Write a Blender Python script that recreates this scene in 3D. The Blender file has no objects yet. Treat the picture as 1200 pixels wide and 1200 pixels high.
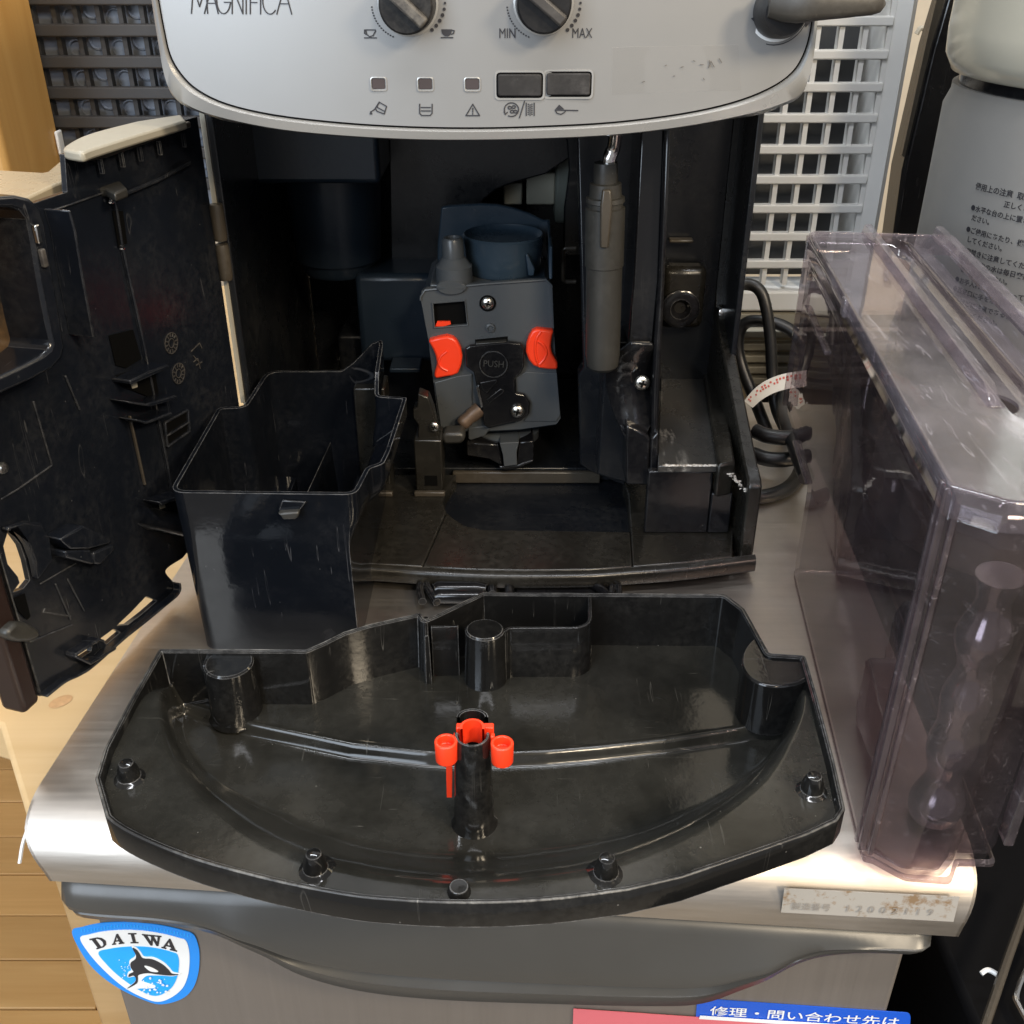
import bpy, bmesh, math, random
from mathutils import Vector, Matrix
random.seed(7)
SC = bpy.context.scene
COL = SC.collection
R = math.radians

# ---------------------------------------------------------------- camera
H = 0.31                                   # camera height above the steel top
PITCH = R(30)
SIN, COS = math.sin(PITCH), math.cos(PITCH)
cam_data = bpy.data.cameras.new('camera')
cam_data.sensor_width = 36.0
cam_data.lens = 36.0
cam_data.clip_start = 0.01
cam_data.clip_end = 60
cam = bpy.data.objects.new('camera', cam_data)
COL.objects.link(cam)
cam.location = (0, 0, H)
cam.rotation_euler = (R(90) - PITCH, 0, 0)
SC.camera = cam

# ---------------------------------------------------------------- light
world = bpy.data.worlds.new('World')
SC.world = world
world.use_nodes = True
bg = world.node_tree.nodes['Background']
bg.inputs[0].default_value = (0.83, 0.82, 0.83, 1)
bg.inputs[1].default_value = 0.29


def area(name, loc, target, w, h, power, color):
    d = bpy.data.lights.new(name, 'AREA')
    d.shape = 'RECTANGLE'
    d.size, d.size_y = w, h
    d.energy = power
    d.color = color
    o = bpy.data.objects.new(name, d)
    COL.objects.link(o)
    o.location = loc
    v = Vector(target) - Vector(loc)
    o.rotation_euler = v.to_track_quat('-Z', 'Y').to_euler()
    return o


area('window_light', (-1.25, -1.45, 1.05), (0, 0.45, 0.05), 1.2, 1.7, 40, (0.76, 0.87, 1.0))
area('ceiling_tube_light', (-0.35, 1.05, 1.95), (-0.3, 1.2, 0), 1.5, 0.10, 24, (0.90, 0.95, 1.0))  # unseen tube, placed here to brighten the rear wall for reflections
area('ceiling_tube_light', (0.0, -0.35, 1.8), (0, 0.4, 0), 1.5, 0.10, 16, (0.95, 0.96, 1.0))
area('warm_lamp', (1.0, -0.5, 1.04), (0, 0.4, 0), 0.24, 0.24, 16, (1.0, 0.83, 0.60))
area('warm_lamp', (0.50, -0.9, 1.07), (0, 0.4, 0), 0.18, 0.18, 9, (1.0, 0.83, 0.60))

SC.view_settings.view_transform = 'Standard'
SC.view_settings.look = 'None'
SC.view_settings.exposure = 0.40
SC.view_settings.gamma = 1.0
SC.view_settings.use_curve_mapping = False
SC.render.engine = 'CYCLES'
SC.cycles.use_denoising = True
SC.cycles.max_bounces = 10
SC.cycles.glossy_bounces = 6
SC.cycles.transparent_max_bounces = 32
SC.cycles.caustics_reflective = False
SC.cycles.caustics_refractive = False
SC.cycles.sample_clamp_indirect = 6.0


# ---------------------------------------------------------------- measuring: a sight line meets a real plane
def ray(px, py):
    u, v = (px - 600) / 1200.0, (600 - py) / 1200.0
    return Vector((u, COS + v * SIN, -SIN + v * COS))


def atz(px, py, z):
    d = ray(px, py)
    return Vector((0, 0, H)) + d * ((z - H) / d.z)


def aty(px, py, y):
    d = ray(px, py)
    return Vector((0, 0, H)) + d * (y / d.y)


def onp(px, py, p0, n):
    d = ray(px, py)
    o = Vector((0, 0, H))
    return o + d * ((p0 - o).dot(n) / d.dot(n))


def PZ(pts, z): return [atz(a, b, z) for a, b in pts]
def PY(pts, y): return [aty(a, b, y) for a, b in pts]


def zoom(pts, ox, oy, s): return [(ox + a / s, oy + b / s) for a, b in pts]


# ---------------------------------------------------------------- curves
def lerp(a, b, t): return a + (b - a) * t


def sm(a, b, x):
    t = min(1, max(0, (x - a) / (b - a)))
    return t * t * (3 - 2 * t)


def catmull(pts, n=8, closed=False):
    P = [Vector(p) for p in pts]
    out = []
    N = len(P)
    segs = N if closed else N - 1
    for i in range(segs):
        p1, p2 = P[i], P[(i + 1) % N]
        p0 = P[i - 1] if (closed or i > 0) else p1 * 2 - p2
        p3 = P[(i + 2) % N] if (closed or i + 2 < N) else p2 * 2 - p1
        for k in range(n):
            t = k / n
            out.append(0.5 * ((2 * p1) + (p2 - p0) * t + (2 * p0 - 5 * p1 + 4 * p2 - p3) * t * t + (3 * p1 - p0 - 3 * p2 + p3) * t ** 3))
    if not closed:
        out.append(P[-1])
    return out


def fillet(pts, r, n=5, closed=True):
    """rounds the corners of a polygon; r is one radius or one per corner"""
    P = [Vector(p) for p in pts]
    N = len(P)
    out = []
    for i in range(N):
        rr = r[i] if isinstance(r, (list, tuple)) else r
        if (not closed and i in (0, N - 1)) or rr <= 0:
            out.append(P[i]); continue
        a, b, c = P[i - 1], P[i], P[(i + 1) % N]
        d1, d2 = (a - b), (c - b)
        l1, l2 = d1.length, d2.length
        if l1 < 1e-9 or l2 < 1e-9:
            out.append(b); continue
        ang = d1.angle(d2)
        if ang > R(174):
            out.append(b); continue
        t = min(rr / math.tan(ang / 2), l1 * 0.48, l2 * 0.48)
        s, e = b + d1 / l1 * t, b + d2 / l2 * t
        for k in range(n + 1):
            q = k / n
            out.append((1 - q) ** 2 * s + 2 * q * (1 - q) * b + q * q * e)
    return out


def area2(P): return sum(P[i - 1][0] * P[i][1] - P[i][0] * P[i - 1][1] for i in range(len(P))) / 2


def offset2(P, d):
    """moves a closed 2D polygon inwards by d"""
    P = [Vector((p[0], p[1])) for p in P]
    s = 1 if area2(P) > 0 else -1
    out = []
    N = len(P)
    for i in range(N):
        a, b, c = P[i - 1], P[i], P[(i + 1) % N]
        e1, e2 = (b - a), (c - b)
        if e1.length < 1e-9: e1 = e2.copy()
        if e2.length < 1e-9: e2 = e1.copy()
        e1.normalize(); e2.normalize()
        n1, n2 = Vector((-e1.y, e1.x)) * s, Vector((-e2.y, e2.x)) * s
        m = n1 + n2
        if m.length < 1e-6: m = n1.copy()
        m.normalize()
        k = d / max(0.45, m.dot(n1))
        out.append(b + m * k)
    return out


def inside(x, y, P):
    c = False
    j = len(P) - 1
    for i in range(len(P)):
        xi, yi, xj, yj = P[i][0], P[i][1], P[j][0], P[j][1]
        if (yi > y) != (yj > y) and x < (xj - xi) * (y - yi) / (yj - yi) + xi:
            c = not c
        j = i
    return c


# ---------------------------------------------------------------- mesh collecting
class MB:
    def __init__(s):
        s.v, s.f = [], []

    def add(s, vs, fs):
        b = len(s.v)
        s.v += [Vector(v) for v in vs]
        s.f += [[b + i for i in f] for f in fs]
        return s

    def box(s, x0, x1, y0, y1, z0, z1):
        return s.add([(x, y, z) for x in (x0, x1) for y in (y0, y1) for z in (z0, z1)],
                     [(0, 1, 3, 2), (4, 6, 7, 5), (0, 4, 5, 1), (2, 3, 7, 6), (0, 2, 6, 4), (1, 5, 7, 3)])

    def obox(s, c, ax, ay, az, hx, hy, hz):
        c = Vector(c)
        return s.add([c + ax * (i * hx) + ay * (j * hy) + az * (k * hz) for i in (-1, 1) for j in (-1, 1) for k in (-1, 1)],
                     [(0, 1, 3, 2), (4, 6, 7, 5), (0, 4, 5, 1), (2, 3, 7, 6), (0, 2, 6, 4), (1, 5, 7, 3)])

    def prism(s, pts, vec):
        vec = Vector(vec)
        n = len(pts)
        return s.add(list(pts) + [Vector(p) + vec for p in pts],
                     [list(range(n)), list(range(2 * n - 1, n - 1, -1))] + [(i, (i + 1) % n, n + (i + 1) % n, n + i) for i in range(n)])

    def prism_holes(s, outer, holes, vec):
        vec = Vector(vec)
        bm = bmesh.new()
        es = []
        for loop in [outer] + list(holes):
            vs = [bm.verts.new(p) for p in loop]
            es += [bm.edges.new((vs[i], vs[(i + 1) % len(vs)])) for i in range(len(vs))]
        bmesh.ops.triangle_fill(bm, use_beauty=True, use_dissolve=False, edges=es)
        bm.verts.index_update()
        V = [v.co.copy() for v in bm.verts]
        F = [[v.index for v in f.verts] for f in bm.faces]
        n = len(V)
        s.add(V + [p + vec for p in V], F + [[n + i for i in reversed(f)] for f in F])
        b = len(s.v) - 2 * n
        k = 0
        for loop in [outer] + list(holes):
            m = len(loop)
            for i in range(m):
                s.f.append([b + k + i, b + k + (i + 1) % m, b + n + k + (i + 1) % m, b + n + k + i])
            k += m
        bm.free()
        return s

    def rings(s, rs, closed=True, cap0=False, cap1=False, loop=False):
        n = len(rs[0])
        b = len(s.v)
        for r in rs:
            s.v += [Vector(p) for p in r]
        m = len(rs)
        for j in range(m if loop else m - 1):
            k = (j + 1) % m
            for i in range(n if closed else n - 1):
                i2 = (i + 1) % n
                s.f.append([b + j * n + i, b + j * n + i2, b + k * n + i2, b + k * n + i])
        if cap0: s.f.append([b + i for i in range(n)])
        if cap1: s.f.append([b + (m - 1) * n + i for i in reversed(range(n))])
        return s

    def lathe(s, c, axis, prof, n=24, cap0=True, cap1=True, squash=(1, 1), ref=None):
        axis = Vector(axis).normalized()
        c = Vector(c)
        u = Vector(ref).normalized() if ref is not None else axis.orthogonal().normalized()
        w = axis.cross(u)
        rs = [[c + axis * h + u * (math.cos(2 * math.pi * i / n) * r * squash[0]) + w * (math.sin(2 * math.pi * i / n) * r * squash[1]) for i in range(n)]
              for r, h in prof]
        return s.rings(rs, True, cap0, cap1)

    def tube(s, path, r, n=10, cap=True):
        P = [Vector(p) for p in path]
        rr = r if isinstance(r, (list, tuple)) else [r] * len(P)
        t = (P[1] - P[0]).normalized()
        u = t.orthogonal().normalized()
        rs = []
        for i, p in enumerate(P):
            t2 = (P[min(i + 1, len(P) - 1)] - P[max(i - 1, 0)])
            if t2.length < 1e-9: t2 = t.copy()
            t2.normalize()
            q = t.rotation_difference(t2)
            u = (q @ u).normalized()
            t = t2
            w = t.cross(u)
            rs.append([p + u * (math.cos(2 * math.pi * k / n) * rr[i]) + w * (math.sin(2 * math.pi * k / n) * rr[i]) for k in range(n)])
        return s.rings(rs, True, cap, cap)

    def ribbon(s, path, nrm, w, th):
        """flat strip along a path lying in the plane with normal nrm, th thick towards nrm"""
        nrm = Vector(nrm).normalized()
        P = [Vector(p) for p in path]
        L, Rr = [], []
        for i, p in enumerate(P):
            t = (P[min(i + 1, len(P) - 1)] - P[max(i - 1, 0)]).normalized()
            b = nrm.cross(t) * (w / 2)
            L.append(p + b); Rr.append(p - b)
        rs = [[L[i], Rr[i], Rr[i] + nrm * th, L[i] + nrm * th] for i in range(len(P))]
        return s.rings(rs, True, True, True)

    def shell(s, top, ztop, bot, zbot, t, floor=True, tfloor=0.002):
        """open vessel: outer outline at the rim and at the bottom (same point count), wall t thick"""
        n = len(top)
        zt = ztop if isinstance(ztop, (list, tuple)) else [ztop] * n
        ti, bi = offset2(top, t), offset2(bot, t)
        r0 = [Vector((p[0], p[1], zbot)) for p in bot]
        r1 = [Vector((p[0], p[1], zt[i])) for i, p in enumerate(top)]
        r2 = [Vector((p[0], p[1], zt[i])) for i, p in enumerate(ti)]
        r3 = [Vector((p[0], p[1], zbot + tfloor)) for p in bi]
        return s.rings([r0, r1, r2, r3], True, floor, floor, loop=not floor)

    def build(s, name, mat, parent=None, bevel=0.0, smooth=32, seg=2, kind=None):
        me = bpy.data.meshes.new(name)
        me.from_pydata([tuple(v) for v in s.v], [], s.f)
        bm = bmesh.new()
        bm.from_mesh(me)
        bmesh.ops.remove_doubles(bm, verts=bm.verts, dist=1e-6)
        bmesh.ops.recalc_face_normals(bm, faces=bm.faces)
        bm.to_mesh(me)
        bm.free()
        me.materials.append(mat)
        for p in me.polygons: p.use_smooth = True
        me.set_sharp_from_angle(angle=R(smooth))
        o = bpy.data.objects.new(name, me)
        COL.objects.link(o)
        if bevel > 0:
            m = o.modifiers.new('bevel', 'BEVEL')
            m.width = bevel
            m.segments = seg
            m.limit_method = 'ANGLE'
            m.angle_limit = R(38)
            m.harden_normals = False
        if parent is not None: adopt(o, parent)
        if kind: o['kind'] = kind
        return o


def adopt(o, parent):
    o.parent = parent
    o.matrix_parent_inverse = Matrix.Translation(-parent.location) if parent.type == 'EMPTY' else Matrix.Identity(4)


def thing(name, label, cat, loc, group=None):
    o = bpy.data.objects.new(name, None)
    o.empty_display_size = 0.02
    COL.objects.link(o)
    o.location = loc
    tag(o, label, cat, group)
    return o


def tag(o, label, cat, group=None):
    o['label'] = label
    o['category'] = cat
    if group: o['group'] = group
    return o


def text_mesh(txt, size, bold=0.0, align='CENTER', space=1.0, line=1.0):
    cu = bpy.data.curves.new('t', 'FONT')
    cu.body = txt
    cu.size = size
    cu.align_x = align
    cu.offset = bold
    cu.space_character = space
    cu.space_line = line
    cu.resolution_u = 3
    o = bpy.data.objects.new('t', cu)
    COL.objects.link(o)
    dg = bpy.context.evaluated_depsgraph_get()
    dg.update()
    me = bpy.data.meshes.new_from_object(o.evaluated_get(dg))
    V = [v.co.copy() for v in me.vertices]
    F = [list(p.vertices) for p in me.polygons]
    bpy.data.objects.remove(o)
    bpy.data.meshes.remove(me)
    return V, F


def lettering(txt, o, ex, ey, size, mat, parent, bold=0.0, align='CENTER', lift=0.0003, sx=1.0, name='lettering', fn=None, space=1.0, line=1.0):
    """print lying on a surface: o origin, ex/ey reading and up directions; fn bends it onto a curved surface"""
    V, F = text_mesh(txt, size, bold, align, space, line)
    n = Vector(ex).cross(Vector(ey)).normalized()
    m = MB()
    if fn:
        m.add([fn(v.x * sx, v.y) for v in V], F)
    else:
        m.add([Vector(o) + Vector(ex) * (v.x * sx) + Vector(ey) * v.y + n * lift for v in V], F)
    me_o = m.build(name, mat, parent)
    return me_o


# ---------------------------------------------------------------- materials
def nodes(name):
    m = bpy.data.materials.new(name)
    m.use_nodes = True
    nt = m.node_tree
    return m, nt, nt.nodes['Principled BSDF']


def N(nt, t, **kw):
    n = nt.nodes.new(t)
    for k, v in kw.items():
        if k.startswith('_'):
            setattr(n, k[1:], v)
        else:
            n.inputs[k].default_value = v
    return n


def ramp(nt, src, stops):
    r = nt.nodes.new('ShaderNodeValToRGB')
    e = r.color_ramp.elements
    while len(e) < len(stops): e.new(0.5)
    for i, (p, c) in enumerate(stops):
        e[i].position = p
        e[i].color = c if len(c) == 4 else (*c, 1)
    nt.links.new(src, r.inputs[0])
    return r.outputs[0]


def g(x): return (x, x, x, 1)


def coords(nt, scale=(1, 1, 1), rot=(0, 0, 0)):
    tc = nt.nodes.new('ShaderNodeTexCoord')
    mp = nt.nodes.new('ShaderNodeMapping')
    mp.inputs['Scale'].default_value = scale
    mp.inputs['Rotation'].default_value = rot
    nt.links.new(tc.outputs['Object'], mp.inputs[0])
    return mp.outputs[0]


def mixc(nt, fac, a, b):
    m = nt.nodes.new('ShaderNodeMix')
    m.data_type = 'RGBA'
    for sock, val in ((m.inputs[0], fac), (m.inputs[6], a), (m.inputs[7], b)):
        if hasattr(val, 'links'): nt.links.new(val, sock)
        else: sock.default_value = val
    return m.outputs[2]


def mathn(nt, op, a, b=0.0):
    m = nt.nodes.new('ShaderNodeMath')
    m.operation = op
    for sock, val in ((m.inputs[0], a), (m.inputs[1], b)):
        if hasattr(val, 'links'): nt.links.new(val, sock)
        else: sock.default_value = val
    return m.outputs[0]


def noise(nt, vec, scale, detail=4, rough=0.55, dist=0.0):
    n = N(nt, 'ShaderNodeTexNoise', Scale=scale, Detail=detail, Roughness=rough, Distortion=dist)
    nt.links.new(vec, n.inputs['Vector'])
    return n.outputs[0]


def bump(nt, bs, h, strength, dist):
    b = N(nt, 'ShaderNodeBump', Strength=strength, Distance=dist)
    nt.links.new(h, b.inputs['Height'])
    nt.links.new(b.outputs[0], bs.inputs['Normal'])


def plastic(name, col, rough=0.3, dust=0.3, scratch=0.3, dustcol=(0.20, 0.19, 0.17, 1), spec=0.5, speck=0.3, soft=False, edge=0.0):
    """moulded plastic with dust film, fine scratches and specks"""
    m, nt, bs = nodes(name)
    c = coords(nt)
    film = ramp(nt, noise(nt, c, 22, 5, 0.6), [(0.25, g(0)), (0.85, g(1))] if soft else [(0.42, g(0)), (0.78, g(1))])
    fine = ramp(nt, noise(nt, c, 260, 3, 0.7), [(0.0, g(0.3)), (1.0, g(1))] if soft else [(0.35, g(0)), (0.75, g(1))])
    film = mathn(nt, 'MULTIPLY', film, fine)
    # scratches: thin bands of warped, stretched noise
    sc = None
    for i, (rot, st) in enumerate((((0.05, 0.1, 0.5), (18, 560, 26)), ((0.1, 0.1, -0.9), (520, 16, 26)))):
        cc = coords(nt, st, rot)
        nn = noise(nt, cc, 1.0, 1, 0.5, 0.25)
        band = ramp(nt, nn, [(0.690, g(0)), (0.705, g(1)), (0.72, g(0))])
        gate = ramp(nt, noise(nt, coords(nt, (9, 9, 9), (i, 0, 0)), 3, 2), [(0.5, g(0)), (0.62, g(1))])
        b = mathn(nt, 'MULTIPLY', band, gate)
        sc = b if sc is None else mathn(nt, 'MAXIMUM', sc, b)
    vo = N(nt, 'ShaderNodeTexVoronoi', Scale=230.0)
    nt.links.new(c, vo.inputs['Vector'])
    sp = ramp(nt, vo.outputs['Distance'], [(0.0, g(1)), (0.06, g(1)), (0.10, g(0))])
    spg = ramp(nt, noise(nt, c, 90, 2), [(0.60, g(0)), (0.66, g(1))])
    sp = mathn(nt, 'MULTIPLY', sp, spg)
    tot = mathn(nt, 'MAXIMUM', mathn(nt, 'MULTIPLY', film, dust), mathn(nt, 'MAXIMUM', mathn(nt, 'MULTIPLY', sc, scratch), mathn(nt, 'MULTIPLY', sp, speck)))
    colout = mixc(nt, tot, (*col, 1), dustcol)
    if edge > 0:      # bevel highlights painted pale into the edge colour, broken up by noise
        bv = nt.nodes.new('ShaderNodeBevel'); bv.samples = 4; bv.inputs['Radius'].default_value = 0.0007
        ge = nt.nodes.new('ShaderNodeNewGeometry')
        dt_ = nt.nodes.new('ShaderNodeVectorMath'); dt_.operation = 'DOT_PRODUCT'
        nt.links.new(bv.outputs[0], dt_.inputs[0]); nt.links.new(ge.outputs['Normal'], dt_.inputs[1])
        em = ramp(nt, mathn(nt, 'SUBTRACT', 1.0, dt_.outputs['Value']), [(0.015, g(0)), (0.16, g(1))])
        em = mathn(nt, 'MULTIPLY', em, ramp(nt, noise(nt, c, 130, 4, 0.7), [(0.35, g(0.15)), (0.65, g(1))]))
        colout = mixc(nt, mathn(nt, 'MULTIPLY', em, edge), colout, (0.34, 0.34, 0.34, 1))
    nt.links.new(colout, bs.inputs['Base Color'])
    rr = mathn(nt, 'ADD', mathn(nt, 'MULTIPLY', tot, 0.5), mathn(nt, 'ADD', mathn(nt, 'MULTIPLY', noise(nt, c, 40, 3), 0.16), rough - 0.08))
    nt.links.new(rr, bs.inputs['Roughness'])
    bs.inputs['Specular IOR Level'].default_value = spec
    bump(nt, bs, noise(nt, c, 320, 2), 0.05, 0.001)
    return m


def simple(name, col, rough=0.4, metal=0.0, var=0.12, scale=40, spec=0.5, rv=0.15):
    m, nt, bs = nodes(name)
    c = coords(nt)
    f = noise(nt, c, scale, 4)
    a = tuple(x * (1 - var) for x in col) + (1,)
    b = tuple(min(1, x * (1 + var)) for x in col) + (1,)
    nt.links.new(mixc(nt, f, a, b), bs.inputs['Base Color'])
    nt.links.new(mathn(nt, 'ADD', mathn(nt, 'MULTIPLY', noise(nt, c, scale * 3, 3), rv), rough - rv / 2), bs.inputs['Roughness'])
    bs.inputs['Metallic'].default_value = metal
    bs.inputs['Specular IOR Level'].default_value = spec
    return m


def brushed(name, col, rough, stretch, stain=0.25, metal=1.0, rot=(0, 0, 0)):
    m, nt, bs = nodes(name)
    c = coords(nt, stretch, rot)
    f = noise(nt, c, 1.0, 3, 0.6)
    big = ramp(nt, noise(nt, coords(nt), 14, 5, 0.65), [(0.45, g(0)), (0.7, g(1))])
    col2 = tuple(x * 0.78 for x in col)
    base = mixc(nt, f, (*col2, 1), (*col, 1))
    base = mixc(nt, mathn(nt, 'MULTIPLY', big, stain), base, tuple(x * 0.45 for x in col) + (1,))
    nt.links.new(base, bs.inputs['Base Color'])
    bs.inputs['Metallic'].default_value = metal
    nt.links.new(mathn(nt, 'ADD', mathn(nt, 'MULTIPLY', f, 0.16), mathn(nt, 'ADD', rough - 0.08, mathn(nt, 'MULTIPLY', big, stain * 0.5))), bs.inputs['Roughness'])
    bump(nt, bs, f, 0.12, 0.0004)
    return m


def wood(name, c1, c2, stretch, rot=(0, 0, 0), rough=0.5, knots=True):
    m, nt, bs = nodes(name)
    c = coords(nt, stretch, rot)
    f = noise(nt, c, 1.0, 6, 0.6, 1.2)
    base = mixc(nt, ramp(nt, f, [(0.3, g(0)), (0.7, g(1))]), (*c1, 1), (*c2, 1))
    big = noise(nt, coords(nt), 5, 3)
    base = mixc(nt, mathn(nt, 'MULTIPLY', big, 0.35), base, tuple(x * 0.62 for x in c2) + (1,))
    oi = nt.nodes.new('ShaderNodeObjectInfo')
    hv = nt.nodes.new('ShaderNodeHueSaturation')
    nt.links.new(mathn(nt, 'ADD', mathn(nt, 'MULTIPLY', oi.outputs['Random'], 0.28), 0.86), hv.inputs['Value'])
    nt.links.new(base, hv.inputs['Color'])
    nt.links.new(hv.outputs[0], bs.inputs['Base Color'])
    bs.inputs['Roughness'].default_value = rough
    bump(nt, bs, f, 0.15, 0.001)
    return m


def clear(name, tint, rough=0.04, haze=0.08, hazecol=(0.5, 0.47, 0.5, 1)):
    """thin clear plastic wall: tinted see-through, Fresnel gloss, a scuffed film"""
    m = bpy.data.materials.new(name)
    m.use_nodes = True
    nt = m.node_tree
    nt.nodes.clear()
    out = nt.nodes.new('ShaderNodeOutputMaterial')
    tr = N(nt, 'ShaderNodeBsdfTransparent', Color=(*tint, 1))
    gl = N(nt, 'ShaderNodeBsdfGlossy', Color=(1, 1, 1, 1), Roughness=rough)
    df = N(nt, 'ShaderNodeBsdfDiffuse', Color=hazecol)
    fr = N(nt, 'ShaderNodeFresnel', IOR=1.5)
    c = coords(nt)
    bmp = N(nt, 'ShaderNodeBump', Strength=0.07, Distance=0.002)
    nt.links.new(noise(nt, c, 35, 2), bmp.inputs['Height'])
    nt.links.new(bmp.outputs[0], gl.inputs['Normal'])
    geo = nt.nodes.new('ShaderNodeNewGeometry')
    front = mathn(nt, 'SUBTRACT', 1.0, geo.outputs['Backfacing'])
    film = ramp(nt, noise(nt, c, 30, 6, 0.7), [(0.35, g(0.25)), (0.72, g(1))])
    sc = noise(nt, coords(nt, (320, 30, 300), (0.4, 0.3, 0.8)), 1.0, 1, 0.5, 0.6)
    sc = ramp(nt, sc, [(0.655, g(0)), (0.675, g(1)), (0.70, g(0))])
    ff = mathn(nt, 'MULTIPLY', mathn(nt, 'ADD', film, mathn(nt, 'MULTIPLY', sc, 2.0)), haze)
    m1 = nt.nodes.new('ShaderNodeMixShader')
    nt.links.new(ff, m1.inputs[0]); nt.links.new(tr.outputs[0], m1.inputs[1]); nt.links.new(df.outputs[0], m1.inputs[2])
    m2 = nt.nodes.new('ShaderNodeMixShader')
    nt.links.new(mathn(nt, 'MULTIPLY', fr.outputs[0], front), m2.inputs[0]); nt.links.new(m1.outputs[0], m2.inputs[1]); nt.links.new(gl.outputs[0], m2.inputs[2])
    nt.links.new(m2.outputs[0], out.inputs[0])
    return m


M = {}
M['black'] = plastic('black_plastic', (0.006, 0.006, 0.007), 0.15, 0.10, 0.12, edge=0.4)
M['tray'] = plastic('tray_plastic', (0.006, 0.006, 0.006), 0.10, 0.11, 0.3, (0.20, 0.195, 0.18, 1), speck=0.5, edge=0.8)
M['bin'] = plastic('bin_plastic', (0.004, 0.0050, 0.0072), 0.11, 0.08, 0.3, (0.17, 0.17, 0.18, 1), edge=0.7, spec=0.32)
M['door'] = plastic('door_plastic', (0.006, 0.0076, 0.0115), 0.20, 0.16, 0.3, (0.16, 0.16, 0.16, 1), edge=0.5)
M['inner'] = plastic('cavity_plastic', (0.006, 0.007, 0.009), 0.28, 0.12, 0.1)
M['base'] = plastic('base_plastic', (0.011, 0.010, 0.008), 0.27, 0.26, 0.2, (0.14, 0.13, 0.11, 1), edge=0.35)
M['rib'] = plastic('hinge_plastic', (0.05, 0.042, 0.032), 0.3, 0.2, 0.2)
M['slate'] = plastic('slate_plastic', (0.056, 0.063, 0.070), 0.30, 0.22, 0.2, (0.10, 0.075, 0.055, 1))
M['slate_dark'] = plastic('dark_slate_plastic', (0.014, 0.022, 0.032), 0.30, 0.12, 0.1, (0.12, 0.13, 0.14, 1))
M['hood'] = plastic('hood_plastic', (0.024, 0.040, 0.058), 0.28, 0.15, 0.1, (0.12, 0.13, 0.14, 1))
M['sleeve'] = plastic('rubber_sleeve', (0.026, 0.025, 0.022), 0.42, 0.2, 0.15)
M['hole'] = simple('hole_black', (0.003, 0.003, 0.003), 0.7, spec=0.05)  # plates in this black paint in the dark of holes and pockets
M['red'] = simple('red_plastic', (0.78, 0.045, 0.012), 0.35, var=0.06)
M['silver'] = simple('silver_paint', (0.34, 0.34, 0.335), 0.36, 0.6, var=0.015, scale=25, rv=0.04)
M['silver_rim'] = simple('silver_rim_paint', (0.42, 0.42, 0.41), 0.28, 0.5, var=0.015, scale=25, rv=0.04)
M['cream'] = simple('cream_plastic', (0.31, 0.29, 0.235), 0.35, var=0.05)
M['button'] = plastic('button_rubber', (0.022, 0.021, 0.021), 0.55, 0.6, 0.4, (0.20, 0.19, 0.185, 1), spec=0.25)
M['knob'] = plastic('knob_plastic', (0.008, 0.008, 0.009), 0.42, 0.2, 0.1, spec=0.3)
M['worn'] = plastic('worn_knob_grip', (0.035, 0.032, 0.03), 0.5, 0.8, 0.6, (0.19, 0.175, 0.15, 1))
M['ink'] = simple('print_ink', (0.02, 0.02, 0.025), 0.5)
M['smoke_window'] = simple('indicator_window', (0.055, 0.045, 0.046), 0.5, spec=0.25)
M['film'] = clear('tape_film', (0.998, 0.997, 0.995), 0.30, 0.004, (0.6, 0.58, 0.5, 1))
M['chrome'] = simple('chrome', (0.75, 0.74, 0.72), 0.14, 1.0, var=0.05)
M['zinc'] = simple('zinc_screw', (0.70, 0.68, 0.62), 0.28, 1.0, var=0.15, scale=400)
M['copper'] = simple('brown_metal', (0.13, 0.088, 0.062), 0.4, 0.3, var=0.3, scale=200)
M['lever'] = plastic('lever_plastic', (0.036, 0.032, 0.026), 0.45, 0.3, 0.3, (0.22, 0.21, 0.19, 1))
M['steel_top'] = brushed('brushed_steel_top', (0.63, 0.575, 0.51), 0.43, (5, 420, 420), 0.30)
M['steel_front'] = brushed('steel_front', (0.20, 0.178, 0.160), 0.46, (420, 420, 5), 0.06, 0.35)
M['grey'] = simple('grey_handle_paint', (0.050, 0.049, 0.046), 0.32, 0.0, var=0.10, scale=25)
M['tank'] = clear('smoky_tank', (0.735, 0.695, 0.708), 0.03, 0.042, (0.42, 0.37, 0.39, 1))
M['tank_edge'] = clear('smoky_edge', (0.62, 0.56, 0.58), 0.05, 0.10, (0.48, 0.42, 0.45, 1))
M['lid'] = clear('smoky_lid', (0.86, 0.832, 0.848), 0.06, 0.14, (0.46, 0.43, 0.47, 1))
M['white'] = simple('white_plastic', (0.78, 0.78, 0.76), 0.45, var=0.05)
M['dark_back'] = simple('dark_backing', (0.06, 0.062, 0.065), 0.7)
M['crate'] = simple('dark_crate', (0.045, 0.042, 0.040), 0.6)
M['beige'] = simple('beige_wall', (0.58, 0.50, 0.38), 0.7)
M['cord'] = plastic('cord_rubber', (0.007, 0.007, 0.007), 0.4, 0.2, 0.1)
M['tagpaper'] = simple('tag_paper', (0.62, 0.60, 0.56), 0.6)
M['redink'] = simple('red_ink', (0.50, 0.10, 0.08), 0.6)
M['post'] = wood('pine_post', (0.50, 0.25, 0.06), (0.66, 0.38, 0.12), (26, 26, 1.6))
M['board'] = wood('pale_pine', (0.62, 0.42, 0.20), (0.72, 0.52, 0.28), (2, 30, 30), (0, 0, 0.6))
M['plank'] = wood('floor_plank', (0.56, 0.32, 0.11), (0.70, 0.44, 0.18), (2.2, 36, 36))
M['blue'] = simple('sticker_blue', (0.01, 0.24, 0.78), 0.35, var=0.05)
M['blue_light'] = simple('sticker_light_blue', (0.01, 0.36, 0.90), 0.35, var=0.08)
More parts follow.
